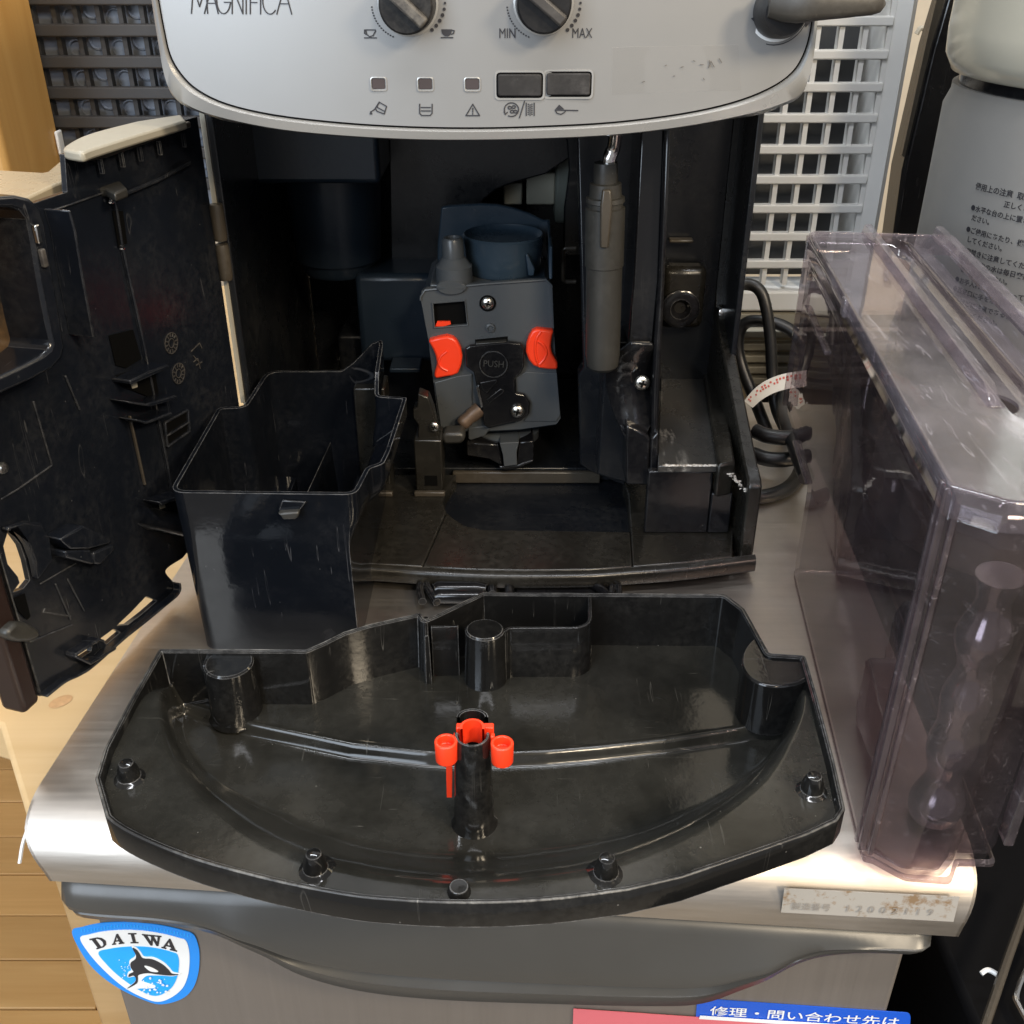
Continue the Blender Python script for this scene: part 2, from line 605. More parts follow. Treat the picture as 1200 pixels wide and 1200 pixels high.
M['label_blue'] = simple('label_blue', (0.012, 0.09, 0.55), 0.35, var=0.05)
M['sticker_white'] = simple('sticker_white', (0.75, 0.78, 0.80), 0.35, var=0.03)
M['pink'] = simple('faded_red_label', (0.62, 0.14, 0.17), 0.4, var=0.1)
M['black_void'] = simple('black_cabinet_paint', (0.003, 0.003, 0.0035), 0.6, spec=0.08)
M['basin'] = plastic('basin_plastic', (0.007, 0.007, 0.006), 0.11, 0.30, 0.35, (0.14, 0.135, 0.118, 1), speck=0.6, soft=True)
M['scuff'] = plastic('scuffed_edge', (0.02, 0.02, 0.02), 0.35, 1.0, 0.9, (0.40, 0.39, 0.36, 1), speck=1.0)
# ================================================================= SETTING
FZ = -0.80
fl = bpy.data.objects.new('floor', None); COL.objects.link(fl); fl.location = (-0.9, 1.0, FZ); fl['kind'] = 'structure'
MB().box(-3, 3, -1.5, 3.2, FZ - 0.06, FZ - 0.022).build('subfloor', simple('grey_concrete', (0.26, 0.225, 0.18), 0.7, var=0.15, scale=9), fl)
y = 0.36
k = 0
pw = 0.0655
plank_me = None
while y < 2.3:
    x0 = -1.9 + 0.23 * ((k * 7) % 5)
    for j in range(2):
        a, b = x0 + j * 0.95, x0 + (j + 1) * 0.95 - 0.0015
        if plank_me is None:
            p0 = MB().box(0, 0.9485, 0, pw - 0.0016, -0.02, 0).build('plank', M['plank'], None, 0.0012)
            plank_me = p0
            p = p0
        else:
            p = plank_me.copy(); COL.objects.link(p)
        adopt(p, fl)
        p.location = (a, y, FZ - 0.0008 * ((k * 3 + j) % 3))
    y += pw; k += 1

wl = MB().box(-3, 3, 1.75, 1.80, FZ, 2.2).build('wall', M['beige'])
wl['kind'] = 'structure'

# pale board lying on the floor, left of the refrigerator
BZB = -0.10
bd = thing('pine_bench', 'pale knotty pine bench left of the steel refrigerator, under the open door', 'bench', (-0.5, 0.8, FZ))
pts = [atz(a, b, BZB) for a, b in ((0, 850), (32, 958))] + [Vector((-0.232, 0.40, BZB)), Vector((-0.20, 1.30, BZB)), Vector((-1.2, 1.30, BZB)), Vector((-1.2, 0.80, BZB))]
MB().prism(pts, (0, 0, -0.03)).build('bench_top', M['board'], bd, 0.003)
for lx, ly in ((-0.42, 0.72), (-0.30, 1.24), (-1.1, 0.9), (-1.1, 1.24)):
    MB().box(lx - 0.03, lx + 0.03, ly - 0.03, ly + 0.03, FZ, BZB - 0.0305).build('bench_leg', M['board'], bd, 0.003)
kn = atz(71, 822, BZB + 0.0003)
MB().lathe(kn, (0, 0, 1), [(0.0055, 0), (0.004, 0.0002), (0.0, 0.0003)], 20, False, False, (1.3, 0.9)).build('knot', simple('wood_knot', (0.55, 0.33, 0.16), 0.5, var=0.25, scale=300), bd)

# wooden post behind the open door
ps = thing('wooden_post', 'orange brown wooden post standing on the pine bench behind the open door', 'post', (-0.36, 0.75, BZB))
xr = aty(56, 95, 0.79).x
MB().box(xr - 0.055, xr, 0.70, 0.79, BZB, 0.75).build('post_face', M['post'], ps, 0.004)
MB().box(xr - 0.30, xr - 0.057, 0.69, 0.79, BZB, 0.75).build('post_side_board', M['post'], ps, 0.005)
c = aty(71, 163, 0.79)
MB().box(xr + 0.0003, c.x + 0.0025, 0.780, 0.79, c.z - 0.010, c.z + 0.007).build('white_clip', M['white'], ps, 0.002)

# dark crate behind, upper left
cr = thing('wire_crate', 'dark lattice crate with bluish cells behind the machine, upper left', 'crate', (-0.28, 0.85, 0.0))
Y = 0.80
def bandx(px, py): return aty(px, py, Y)
zs = [aty(120, p, Y).z for p in (-36, -2, 35, 72, 108, 142, 178, 214)]
x0, x1 = aty(30, 80, Y).x - 0.02, -0.05
hb = None
for z in zs:
    if hb is None:
        hb0 = MB().box(x0, x1, Y - 0.006, Y, -0.0042, 0.0042).build('slat', M['crate'], cr, 0.0012); hb = hb0
    else:
        hb = hb0.copy(); COL.objects.link(hb)
    hb.location = (0, 0, z)
xs = [aty(px, 55, Y).x for px in (44, 70, 95, 121, 147, 172)]
st = xs[1] - xs[0]
while xs[-1] < x1 - st: xs.append(xs[-1] + st)
vb0 = None
for x in xs:
    if vb0 is None:
        vb0 = MB().box(-0.0016, 0.0016, Y + 0.0005, Y + 0.008, zs[-1], zs[0]).build('bar', M['crate'], cr); vb = vb0
    else:
        vb = vb0.copy(); COL.objects.link(vb)
    vb.location = (x, 0, 0)
# bluish sheet with moulded round cups behind the lattice
mcup = simple('cup_sheet', (0.20, 0.225, 0.27), 0.4, var=0.2, scale=30)
MB().box(x0, x1, Y + 0.013, Y + 0.019, zs[-1] - 0.02, zs[0] + 0.03).build('backing_sheet', mcup, cr)
zz = [(zs[i] + zs[i + 1]) / 2 for i in range(len(zs) - 1)]
cup0 = None
for z in zz:
    for i, x in enumerate(xs[1:9]):
        if cup0 is None:
            cup0 = MB().lathe((0, Y + 0.013, 0), (0, -1, 0), [(0.0068, 0), (0.0062, 0.0012), (0.0055, 0.0013), (0.0046, 0.0004), (0, 0.0003)], 20, False, False).build('cup', mcup, cr); cp = cup0
        else:
            cp = cup0.copy(); COL.objects.link(cp)
        cp.location = (x + st / 2, 0, z + (0.002 if i % 2 else -0.003))

# white lattice basket behind, right
wb = thing('white_basket', 'white plastic lattice panel standing behind the machine on the right', 'basket', (0.28, 0.78, 0.0))
Y = 0.76
ys = [-14, 24, 63, 101, 137, 173.5, 208.5, 242.5, 275, 307]
ref = 960
zs = [aty(ref, p, Y).z for p in ys]
xl, xr2 = 0.08, aty(1010, 190, Y).x + 0.004
hb0 = None
for z in zs:
    if hb0 is None:
        hb0 = MB().box(xl, xr2, Y - 0.007, Y - 0.0005, -0.0031, 0.0031).build('slat', M['white'], wb, 0.001); hb = hb0
    else:
        hb = hb0.copy(); COL.objects.link(hb)
    hb.location = (0, 0, z)
xa, xb = aty(904, 240, Y).x, aty(929.5, 240, Y).x
st = xb - xa
vb0 = None
for i in range(-5, 5):
    x = xa + st * i
    if x > xr2: continue
    if vb0 is None:
        vb0 = MB().box(-0.0017, 0.0017, Y - 0.005, Y + 0.003, zs[-1] - 0.016, zs[0]).build('bar', M['white'], wb); vb = vb0
    else:
        vb = vb0.copy(); COL.objects.link(vb)
    vb.location = (x, 0, 0)
# solid rounded right border
xo = aty(1064, 120, Y).x
prof = [(xr2 - 0.003, Y + 0.05), (xr2 - 0.003, Y - 0.003), (xr2 + 0.012, Y - 0.006), (xo - 0.012, Y - 0.004), (xo - 0.003, Y + 0.006), (xo, Y + 0.05)]
prof = fillet([(a, b, 0) for a, b in prof], [0, 0, 0.006, 0.010, 0.008, 0], 5)
MB().prism([Vector((p.x, p.y, zs[-1] - 0.045)) for p in prof], (0, 0, 0.46)).build('side_border', M['white'], wb, 0.001, 50)
zb0, zb1 = aty(880, 337, Y).z, aty(880, 361, Y).z
MB().box(xl, xr2 + 0.002, Y - 0.009, Y + 0.03, zb1, zb0).build('lower_border', M['white'], wb, 0.002)
MB().box(xl, xr2 + 0.002, Y - 0.006, Y + 0.03, zb1 - 0.012, zb1 - 0.0015).build('base_rail', M['cream'], wb, 0.002)
MB().box(xl, xr2, Y + 0.035, Y + 0.04, zs[-1] - 0.02, zs[0]).build('backing_sheet', M['dark_back'], wb)

# rack under the basket with a light grille (glimpsed through the cord)
rk = thing('slotted_rack', 'pale slotted rack low behind the coiled black cord', 'rack', (0.2, 0.84, -0.05))
Y2 = 0.83
for i, py in enumerate((392, 407, 421, 434, 447)):
    z = aty(890, py, Y2).z
    if i == 0:
        s0 = MB().box(0.08, 0.34, Y2, Y2 + 0.01, -0.0032, 0.0032).build('slat', M['cream'], rk, 0.001); s = s0
    else:
        s = s0.copy(); COL.objects.link(s)
    s.location = (0, 0, z)
z = aty(890, 447, Y2).z
MB().box(0.08, 0.34, Y2 + 0.02, Y2 + 0.03, z - 0.4, aty(890, 378, Y2).z).build('back_board', simple('rack_board', (0.30, 0.24, 0.16), 0.6, var=0.3), rk)

# black cabinet and its metal edge on the right
bc = thing('black_cabinet', 'black cabinet with a thin metal edge strip, right of the refrigerator', 'cabinet', (0.5, 0.4, FZ))
MB().box(0.215, 0.95, 0.02, 1.2, FZ, -0.135).build('carcass', M['black_void'], bc, 0.004)
MB().box(0.222, 0.60, 0.50, 0.88, -0.134, -0.052).build('riser_block', M['black_void'], bc, 0.004)
e = [atz(1210, 1042, -0.115), atz(1182, 1120, -0.115), atz(1150, 1215, -0.115)]
MB().tube(e, 0.0021, 8).build('edge_strip', M['rib'], bc)
e2 = [atz(1216, 1108, -0.128), atz(1192, 1160, -0.128), atz(1196, 1182, -0.128), atz(1225, 1230, -0.128)]
MB().tube(catmull(e2, 6), 0.0016, 8).build('wire_frame', M['chrome'], bc)
e3 = [atz(1150, 1141, -0.12), atz(1156, 1137, -0.119), atz(1162, 1138, -0.119), atz(1170, 1143, -0.119)]
MB().tube(catmull(e3, 4), [0.0012] * 12 + [0.0006], 6).build('paint_chip', M['white'], bc)

# tall dark panel and boiler on the right
dp = thing('dark_panel', 'tall black panel leaning between the white basket and the silver boiler', 'panel', (0.36, 0.80, -0.05))
fr = [aty(a, b, 0.80) for a, b in ((1112, -10), (1092, 55), (1058, 200), (1044, 300), (1130, 330), (1180, 120), (1190, -10))]
MB().prism(fr, (0, 0.03, 0)).build('panel_sheet', M['black'], dp, 0.003)
tr = [aty(a, b, 0.795) for a, b in ((1110, -10), (1092, 50), (1060, 185), (1057, 182), (1086, 48), (1100, -10))]
MB().prism(tr, (0, 0.004, 0)).build('edge_trim', M['rib'], dp)
hk = [aty(a, b, 1.05) for a, b in ((1074, 40), (1079, 33), (1085, 36), (1086, 48))]
o = MB().tube(catmull(hk, 5), 0.0024, 8).build('wall_hook', M['cream']); tag(o, 'small cream hook on the beige wall, upper right', 'hook')

bo = thing('water_boiler', 'silver water boiler with a cream lid and printed cautions behind the tank', 'boiler', (0.352, 0.62, -0.05))
BC = Vector((0.352, 0.62, 0)); BR = 0.100
zt = 0.228
MB().lathe((BC.x, BC.y, -0.05), (0, 0, 1), [(BR * 0.98, 0), (BR, 0.004), (BR, zt + 0.05 - 0.012), (BR - 0.003, zt + 0.05 - 0.004), (BR - 0.003, zt + 0.05)], 96).build('body', simple('boiler_silver', (0.245, 0.24, 0.23), 0.40, 0.35, var=0.03), bo, 0, 40)
MB().lathe((BC.x, BC.y, zt), (0, 0, 1), [(BR - 0.006, 0), (BR - 0.006, 0.012)], 96).build('seam_band', M['black'], bo)
MB().lathe((BC.x, BC.y, zt + 0.004), (0, 0, 1), [(BR - 0.012, 0.0), (BR - 0.001, 0.003), (BR + 0.004, 0.012), (BR + 0.005, 0.025), (BR + 0.003, 0.14)], 96).build('lid', simple('boiler_lid', (0.68, 0.64, 0.52), 0.22, 0.35, var=0.03), bo, 0, 60)
def onboiler(deg, z):
    a = R(deg)
    return Vector((BC.x + (BR + 0.0009) * math.cos(a), BC.y + (BR + 0.0009) * math.sin(a), z))
def bfn(deg0, z0):
    return lambda x, y: onboiler(deg0 + math.degrees(x / BR), z0 + y)
rows = [('使用上の注意  取扱説明書をお読みの', 0.0062, 0), ('                    正しくご使用ください', 0.0056, 0.0065), ('●水平な台の上に置き正しく設置してく', 0.0056, 0.0135), ('  ださい。', 0.0056, 0.0195),
        ('●ご使用にあたり、機器の下を点検', 0.0056, 0.0275), ('  してください。', 0.0056, 0.0335), ('●空焚きに注意してください。', 0.0056, 0.041), ('●タンク内の水は毎日交換の習慣', 0.0056, 0.0475), ('  をつけてください。', 0.0056, 0.0535),
        ('●お手入れは電源を切ってください。', 0.0056, 0.061), ('●蒸気口に手をふれないでくださ', 0.0056, 0.0675), ('●やけどに注意である習慣', 0.0056, 0.0745), ('  をつけてください。', 0.0056, 0.081)]
for t, s, dz in rows:
    lettering(t, None, (1, 0, 0), (0, 0, 1), s * 0.66, M['ink'], bo, 0.00008, 'LEFT', fn=bfn(201, 0.181 - dz * 0.86), name='lettering')
lettering('02-8115', None, (1, 0, 0), (0, 0, 1), 0.0055, M['ink'], bo, 0.0, 'LEFT', fn=bfn(229, 0.078))
fr = MB()
for (a0, a1, z0, z1) in ((243, 244, 0.10, 0.14), (243, 262, 0.139, 0.14), (243, 262, 0.10, 0.101)):
    n = max(2, int((a1 - a0)))
    fr.rings([[onboiler(lerp(a0, a1, i / n), z0), onboiler(lerp(a0, a1, i / n), z1)] for i in range(n + 1)], False)
fr.build('printed_frame', M['ink'], bo)

# ================================================================= REFRIGERATOR
YAW = R(-4.2)
EX = Vector((math.cos(YAW), math.sin(YAW), 0)); EY = Vector((-math.sin(YAW), math.cos(YAW), 0)); EZ = Vector((0, 0, 1))
F0 = Vector((-0.1975, 0.287, 0))
FW = 0.375
def F(x, y, z): return F0 + EX * x + EY * y + EZ * z
def onf(px, py, off=0.0):
    p = onp(px, py, F0 + EY * off, -EY)
    d = p - F0
    return d.dot(EX), d.z
rf = thing('refrigerator', 'small stainless steel refrigerator carrying the dismantled coffee machine', 'refrigerator', (F0.x + 0.18, F0.y + 0.2, FZ))
# steel top sheet with a rolled front edge
rad = 0.024
prof = [(0.44, 0.0)] + [(rad - rad * math.sin(a), -rad + rad * math.cos(a)) for a in [R(i * 9) for i in range(11)]] + [(0.0, -0.029), (0.0012, -0.0295), (0.0012, -rad)]
prof += [(0.003 + 0.0, -0.02), (0.03, -0.004), (0.44, -0.004)]
def ins_x(b): return 0.0005 + 0.009 * sm(-0.004, -0.030, b) if False else 0.009 * sm(0.004, 0.030, -b)
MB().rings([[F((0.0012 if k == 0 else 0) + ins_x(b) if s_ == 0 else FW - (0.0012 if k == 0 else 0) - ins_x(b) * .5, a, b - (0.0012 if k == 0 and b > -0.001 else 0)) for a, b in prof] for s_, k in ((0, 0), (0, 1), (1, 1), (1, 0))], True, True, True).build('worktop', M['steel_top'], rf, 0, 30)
# carcass
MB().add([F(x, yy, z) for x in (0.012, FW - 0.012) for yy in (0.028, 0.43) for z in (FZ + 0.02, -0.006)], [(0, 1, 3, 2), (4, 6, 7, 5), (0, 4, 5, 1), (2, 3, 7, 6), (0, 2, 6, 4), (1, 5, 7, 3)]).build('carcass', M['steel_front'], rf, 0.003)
# door panel
DP = 0.013
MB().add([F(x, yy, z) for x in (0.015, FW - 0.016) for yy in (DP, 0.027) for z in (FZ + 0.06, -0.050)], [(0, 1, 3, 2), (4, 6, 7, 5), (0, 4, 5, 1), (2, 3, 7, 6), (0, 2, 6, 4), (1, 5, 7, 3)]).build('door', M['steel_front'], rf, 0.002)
# full-width moulded handle
low = [(60, 1068), (120, 1076), (200, 1082), (260, 1092), (310, 1112), (360, 1140), (430, 1160), (520, 1170), (640, 1174), (760, 1176), (820, 1172), (870, 1152), (930, 1128), (1000, 1116), (1100, 1118)]
lowf = [(p.x, p.y) for p in catmull([Vector(onf(a, b, 0.004) + (0,)) for a, b in low], 6)]
def lowz(x):
    if x <= lowf[0][0]: return lowf[0][1]
    for (a, za), (b, zb) in zip(lowf, lowf[1:]):
        if x <= b:
            return lerp(za, zb, (x - a) / (b - a + 1e-9))
    return lowf[-1][1]
hx0, hx1 = 0.008, FW - 0.010
rs = []
nx = 110
for i in range(nx + 1):
    x = lerp(hx0, hx1, i / nx)
    e = min(1, min(i, nx - i) / 3.0)
    e = math.sqrt(1 - (1 - e) ** 2) if e < 1 else 1
    zl = lowz(x)
    bul = (1 - sm(-0.052, -0.064, -(-zl)) ) if False else sm(-0.050, -0.066, zl) if False else sm(0.050, 0.066, -zl)
    zt = -0.0305
    yf = lerp(0.012, 0.0, e)
    ring = [(0.026, zt), (yf + 0.006, zt), (yf + 0.001, zt - 0.002), (yf - 0.001, zt - 0.006), (yf - 0.002 - 0.004 * bul, lerp(zt, zl, 0.42)),
            (yf - 0.001 - 0.006 * bul, lerp(zt, zl, 0.50)), (yf - 0.001 - 0.0055 * bul, lerp(zt, zl, 0.56)), (yf + 0.001 + 0.0005 * bul, lerp(zt, zl, 0.63)), (yf + 0.001 + 0.001 * bul, lerp(zt, zl, 0.68)), (yf + 0.001 - 0.0045 * bul, lerp(zt, zl, 0.74)), (yf + 0.002 - 0.004 * bul, lerp(zt, zl, 0.88)), (yf + 0.003, zl + 0.002), (yf + 0.005, zl), (0.026, zl)]
    rs.append([F(x, a, b) for a, b in ring])
MB().rings(rs, True, True, True).build('door_handle', M['grey'], rf, 0, 50)
# finger recess lip under the bulge
rs = []
for i in range(0):
    t = i / 32
    x, z = onf(lerp(318, 835, t), 1112 + 34 * math.sin(math.pi * min(1, t * 2.6) / 2) if t < 0.4 else lerp(1146, 1118, sm(0.75, 1, t)), -0.004)
    w = 0.0035 * math.sin(math.pi * t) ** 0.5 + 0.0002
    rs.append([F(x, 0.004, z + w), F(x, -0.0052, z + w), F(x, -0.0062, z), F(x, -0.004, z - w), F(x, 0.004, z - w)])
# white cable end sticking out on the left
ct = [F(0.002, 0.03, -0.018), F(-0.006, 0.025, -0.018), F(-0.010, 0.018, -0.026), F(-0.011, 0.012, -0.034)]
o = MB().tube(catmull(ct, 4), 0.0008, 6).build('cable_tie', M['white']); tag(o, 'white cable tie end sticking out at the left edge of the steel top', 'cable tie')

# shield sticker
def ST(zpts, lift):
    out = []
    for a, b in zoom(zpts, 60, 1060, 6):
        x, z = onf(a, b, DP)
        out.append(F(x, DP - lift, z))
    return out
def STmat(name, zpts, lift, mat, parent, closed=True, n=5, th=0.00025):
    p = [Vector((a, b, 0)) for a, b in zpts]
    p = catmull(p, n, True) if n else p
    return MB().prism(ST([(q.x, q.y) for q in p], lift), EY * th).build(name, mat, parent)
sk = STmat('shield_sticker', [(150, 186), (220, 152), (350, 124), (500, 116), (640, 121), (800, 143), (930, 174), (1003, 202), (1034, 270), (1046, 350), (1038, 470), (1000, 580), (920, 655), (780, 692), (660, 664), (480, 580), (330, 470), (230, 350)], 0.0007, M['blue'], rf, th=0.0004)
for i in range(34):      # pale ticks along the upper edge
    t = i / 33
    xx = lerp(215, 985, t); yy = 136 - 26 * math.sin(math.pi * t) * 0 + (lerp(160, 126, sm(0, .4, t)) - 136 if t < .4 else lerp(126, 200, ((t - .4) / .6) ** 1.5) - 136)
    tk = ST([(xx, yy + 2), (xx + 6, yy + 2), (xx + 6, yy + 22), (xx, yy + 22)], 0.0009)
    if i == 0: tkm = MB()
    tkm.prism(tk, EY * 0.0002)
tkm.build('edge_ticks', M['blue_light'], sk)
STmat('shield_border', [(210, 226), (270, 200), (380, 176), (520, 166), (660, 173), (800, 196), (900, 222), (950, 241), (972, 300), (978, 380), (968, 480), (930, 572), (850, 640), (755, 670), (650, 640), (520, 570), (390, 460), (280, 340)], 0.0010, M['sticker_white'], sk)
STmat('shield_field', [(340, 322), (420, 296), (520, 283), (640, 280), (760, 294), (860, 320), (894, 338), (905, 400), (890, 500), (840, 580), (740, 625), (620, 580), (490, 490), (400, 405)], 0.0013, M['blue_light'], sk)
STmat('orca_outline', [(575, 274), (612, 285), (640, 315), (664, 346), (730, 350), (800, 385), (842, 425), (868, 455), (918, 466), (862, 482), (800, 478), (720, 476), (680, 480), (655, 500), (650, 520), (735, 548), (728, 566), (640, 568), (535, 574), (590, 530), (606, 500), (596, 484), (548, 490), (550, 455), (572, 440), (560, 400), (562, 370), (596, 345), (600, 320)], 0.0016, M['sticker_white'], sk, n=3)
STmat('orca_body', [(583, 282), (612, 296), (632, 322), (655, 354), (720, 361), (790, 395), (835, 435), (858, 462), (905, 467), (850, 474), (760, 466), (690, 457), (625, 470), (620, 500), (612, 530), (545, 566), (596, 524), (606, 495), (590, 474), (556, 484), (560, 464), (590, 448), (572, 420), (570, 385), (602, 360), (607, 330)], 0.0019, M['ink'], sk, n=3)
STmat('orca_patch', [(668, 403), (715, 414), (765, 442), (730, 444), (700, 434)], 0.0022, M['sticker_white'], sk, n=3)
spl = MB()
rnd = random.Random(3)
for i in range(46):
    if i < 30:
        cx_, cy_ = rnd.uniform(655, 830), rnd.uniform(485, 600)
    else:
        cx_, cy_ = rnd.uniform(490, 560), rnd.uniform(350, 540)
    r_ = rnd.uniform(2, 9 if i < 30 else 4)
    spl.prism(ST([(cx_ + r_ * math.cos(k), cy_ + r_ * 0.7 * math.sin(k)) for k in (0, 1.05, 2.1, 3.14, 4.2, 5.2)], 0.0022), EY * 0.0002)
spl.build('spray', M['sticker_white'], sk)
# slab letters D A I W A on the arc
GL = {
 'D': [[(0.05, 0), (0.05, 0.1), (0.18, 0.1), (0.18, 0.9), (0.05, 0.9), (0.05, 1), (0.6, 1), (0.85, 0.85), (0.98, 0.5), (0.85, 0.15), (0.6, 0), (0.42, 0.1), (0.42, 0.9), (0.55, 0.9), (0.7, 0.75), (0.76, 0.5), (0.7, 0.25), (0.55, 0.1), (0.42, 0.1), (0.42, 0)]],
 'A': [[(0, 0), (0, .1), (.08, .1), (.42, 1), (.58, 1), (.92, .1), (1, .1), (1, 0), (.55, 0), (.55, .1), (.66, .1), (.6, .28), (.28, .28), (.21, .1), (.32, .1), (.32, 0)], [(.33, .38), (.56, .38), (.44, .74)]],
 'I': [[(.1, 0), (.1, .1), (.35, .1), (.35, .9), (.1, .9), (.1, 1), (.9, 1), (.9, .9), (.65, .9), (.65, .1), (.9, .1), (.9, 0)]],
 'W': [[(0, 1), (0, .9), (.06, .9), (.28, 0), (.40, 0), (.53, .55), (.66, 0), (.78, 0), (.97, .9), (1.05, .9), (1.05, 1), (.72, 1), (.72, .9), (.84, .9), (.74, .33), (.62, .9), (.70, .9), (.70, 1), (.36, 1), (.36, .9), (.44, .9), (.47, .78), (.36, .33), (.26, .9), (.34, .9), (.34, 1)]],
}
GL['D'] = [[(0.05, 0), (0.05, 0.1), (0.18, 0.1), (0.18, 0.9), (0.05, 0.9), (0.05, 1), (0.6, 1), (0.85, 0.85), (0.98, 0.5), (0.85, 0.15), (0.6, 0)], [(0.42, 0.1), (0.55, 0.1), (0.7, 0.25), (0.76, 0.5), (0.7, 0.75), (0.55, 0.9), (0.42, 0.9)]]
for ch, quad in (('D', [(325, 300), (414, 272), (372, 208), (270, 228)]), ('A', [(436, 268), (522, 258), (505, 188), (436, 196)]), ('I', [(560, 256), (628, 256), (612, 186), (540, 186)]), ('W', [(675, 268), (785, 278), (775, 205), (645, 192)]), ('A', [(780, 288), (892, 316), (868, 230), (812, 222)])):
    def q(u, v):
        a, b, c, d = quad
        bx, by = lerp(a[0], b[0], u), lerp(a[1], b[1], u)
        tx, ty = lerp(d[0], c[0], u), lerp(d[1], c[1], u)
        return (lerp(bx, tx, v), lerp(by, ty, v))
    loops = [ST([q(u, v) for u, v in lp], 0.0013) for lp in GL[ch]]
    MB().prism_holes(loops[0], loops[1:], EY * 0.00025).build('letter', M['ink'], sk)

# repair hotline label
def FP(pts, off, lift):
    out = []
    for a, b in pts:
        x, z = onf(a, b, off)
        out.append(F(x, off - lift, z))
    return out
lb = MB().prism(FP(fillet([Vector((a, b, 0)) for a, b in ((817, 1169), (1067, 1186), (1062, 1260), (810, 1260))], [6, 6, 0, 0], 5) and [(p.x, p.y) for p in fillet([Vector((a, b, 0)) for a, b in ((817, 1169), (1067, 1186), (1062, 1260), (810, 1260))], [6, 6, 0, 0], 5)], DP, 0.0006), EY * 0.0004).build('hotline_label', M['label_blue'], rf)
p0, p1 = onf(831, 1186, DP), onf(1052, 1199.5, DP)
a = F(p0[0], DP - 0.0008, p0[1]); b = F(p1[0], DP - 0.0008, p1[1])
ex = (b - a).normalized(); ey = (-EY).cross(ex).normalized()
Vt, Ft = text_mesh('修理・問い合わせ先は', 0.0068, 0.00006, 'LEFT')
wid = max(v.x for v in Vt)
lettering('修理・問い合わせ先は', a - ey * 0.0001, ex, ey, 0.0068, M['sticker_white'], lb, 0.00006, 'LEFT', 0.0002, (b - a).length / wid)
MB().prism(FP([(672, 1180), (820, 1190), (1062, 1206), (1058, 1290), (668, 1290)], DP, 0.0010), EY * 0.0003).build('red_label', M['pink'], rf)
MB().prism(FP([(820, 1187.5), (1063, 1203), (1062, 1206.5), (819, 1191)], DP, 0.0013), EY * 0.0003).build('label_rule', M['sticker_white'], rf)

# worn serial plate on the rolled edge
mserial, nt, bs = nodes('worn_serial_paper')
c = coords(nt)
w_ = ramp(nt, noise(nt, c, 90, 5, 0.7), [(0.56, g(0)), (0.66, g(1))])
nt.links.new(mixc(nt, w_, (0.33, 0.31, 0.28, 1), (0.21, 0.14, 0.08, 1)), bs.inputs['Base Color'])
bs.inputs['Roughness'].default_value = 0.6
sp = MB().prism(FP([(919, 1040), (1124, 1050), (1117, 1079), (915, 1068)], 0.0, 0.0005), EY * 0.0003).build('serial_plate', mserial, rf)
p0, p1 = onf(926, 1063, 0), onf(1104, 1071.5, 0)
a = F(p0[0], -0.0007, p0[1]); b = F(p1[0], -0.0007, p1[1])
ex = (b - a).normalized(); ey = (-EY).cross(ex).normalized()
faded = simple('faded_ink', (0.24, 0.22, 0.20), 0.6)
lettering('製造番号', a, ex, ey, 0.0044, faded, sp, 0, 'LEFT', 0.0002, 0.85)
lettering('12002119', a + ex * 0.020, ex, ey, 0.0050, faded, sp, 0, 'LEFT', 0.0002, 1.0, space=1.75)
# ================================================================= COFFEE MACHINE
CX = -0.009
cm = thing('coffee_machine', 'silver and black espresso machine with its service door open, on the steel top', 'coffee machine', (CX, 0.62, 0))
FY = 0.452
def PF(pts, lift=0.0): return PY(pts, FY - lift)

# --- silver front panel, bulging, inside a rounded rim
face_px = [(176, -330), (177, 0), (183, 32), (191, 66), (205, 90), (226, 109), (262, 125), (320, 137), (400, 145), (480, 149), (560, 150), (640, 148), (720, 144), (800, 135), (860, 123), (905, 107), (934, 88), (950, 62), (958, 30), (961, 0), (963, -330)]
def bulge(p): return Vector((p.x, p.y + 0.55 * (p.x - CX) ** 2, p.z))
fp = PF(face_px)
bm = bmesh.new()
top = fp[0].z
f = bm.faces.new([bm.verts.new(p) for p in catmull(fp[1:-1], 4)] + [])
vl = list(bm.verts)
bm.free()
line = catmull(fp[1:-1], 4)
line = [fp[0]] + line + [fp[-1]]
bm = bmesh.new()
bm.faces.new([bm.verts.new(p) for p in line])
for i in range(1, 40):
    x = lerp(-0.16, 0.14, i / 40)
    bmesh.ops.bisect_plane(bm, geom=bm.verts[:] + bm.edges[:] + bm.faces[:], plane_co=(x, 0, 0), plane_no=(1, 0, 0))
for v in bm.verts: v.co = bulge(v.co)
bm.verts.index_update()
mb = MB().add([v.co.copy() for v in bm.verts], [[v.index for v in f.verts] for f in bm.faces])
bm.free()
panel = mb.build('control_panel', M['silver'], cm, 0, 40)
# rim rings
rim_px = [(166, -330), (167, 0), (174, 45), (184, 100), (196, 122), (222, 136), (262, 146), (330, 157), (410, 163), (490, 166), (560, 166), (640, 164.5), (720, 161), (800, 153), (870, 142), (915, 132), (944, 120), (957, 96), (964, 50), (968, 0), (972, -330)]
rl = PF(rim_px)
rl = [rl[0]] + catmull(rl[1:-1], 4) + [rl[-1]]
r0 = [bulge(p + Vector((0, 0.0035, 0))) for p in line]
r0b = [bulge(lerp(p, q, 0.10) + Vector((0, -0.0005, 0))) for p, q in zip(line, rl)]
r0c = [bulge(lerp(p, q, 0.22) + Vector((0, -0.0022, 0))) for p, q in zip(line, rl)]
r1 = [bulge(lerp(p, q, 0.80) + Vector((0, -0.0012, 0))) for p, q in zip(line, rl)]
r2 = [bulge(q + Vector((0, 0.003, 0))) for q in rl]
r3 = [bulge(q + Vector((0, 0.010, 0.0008))) for q in rl]
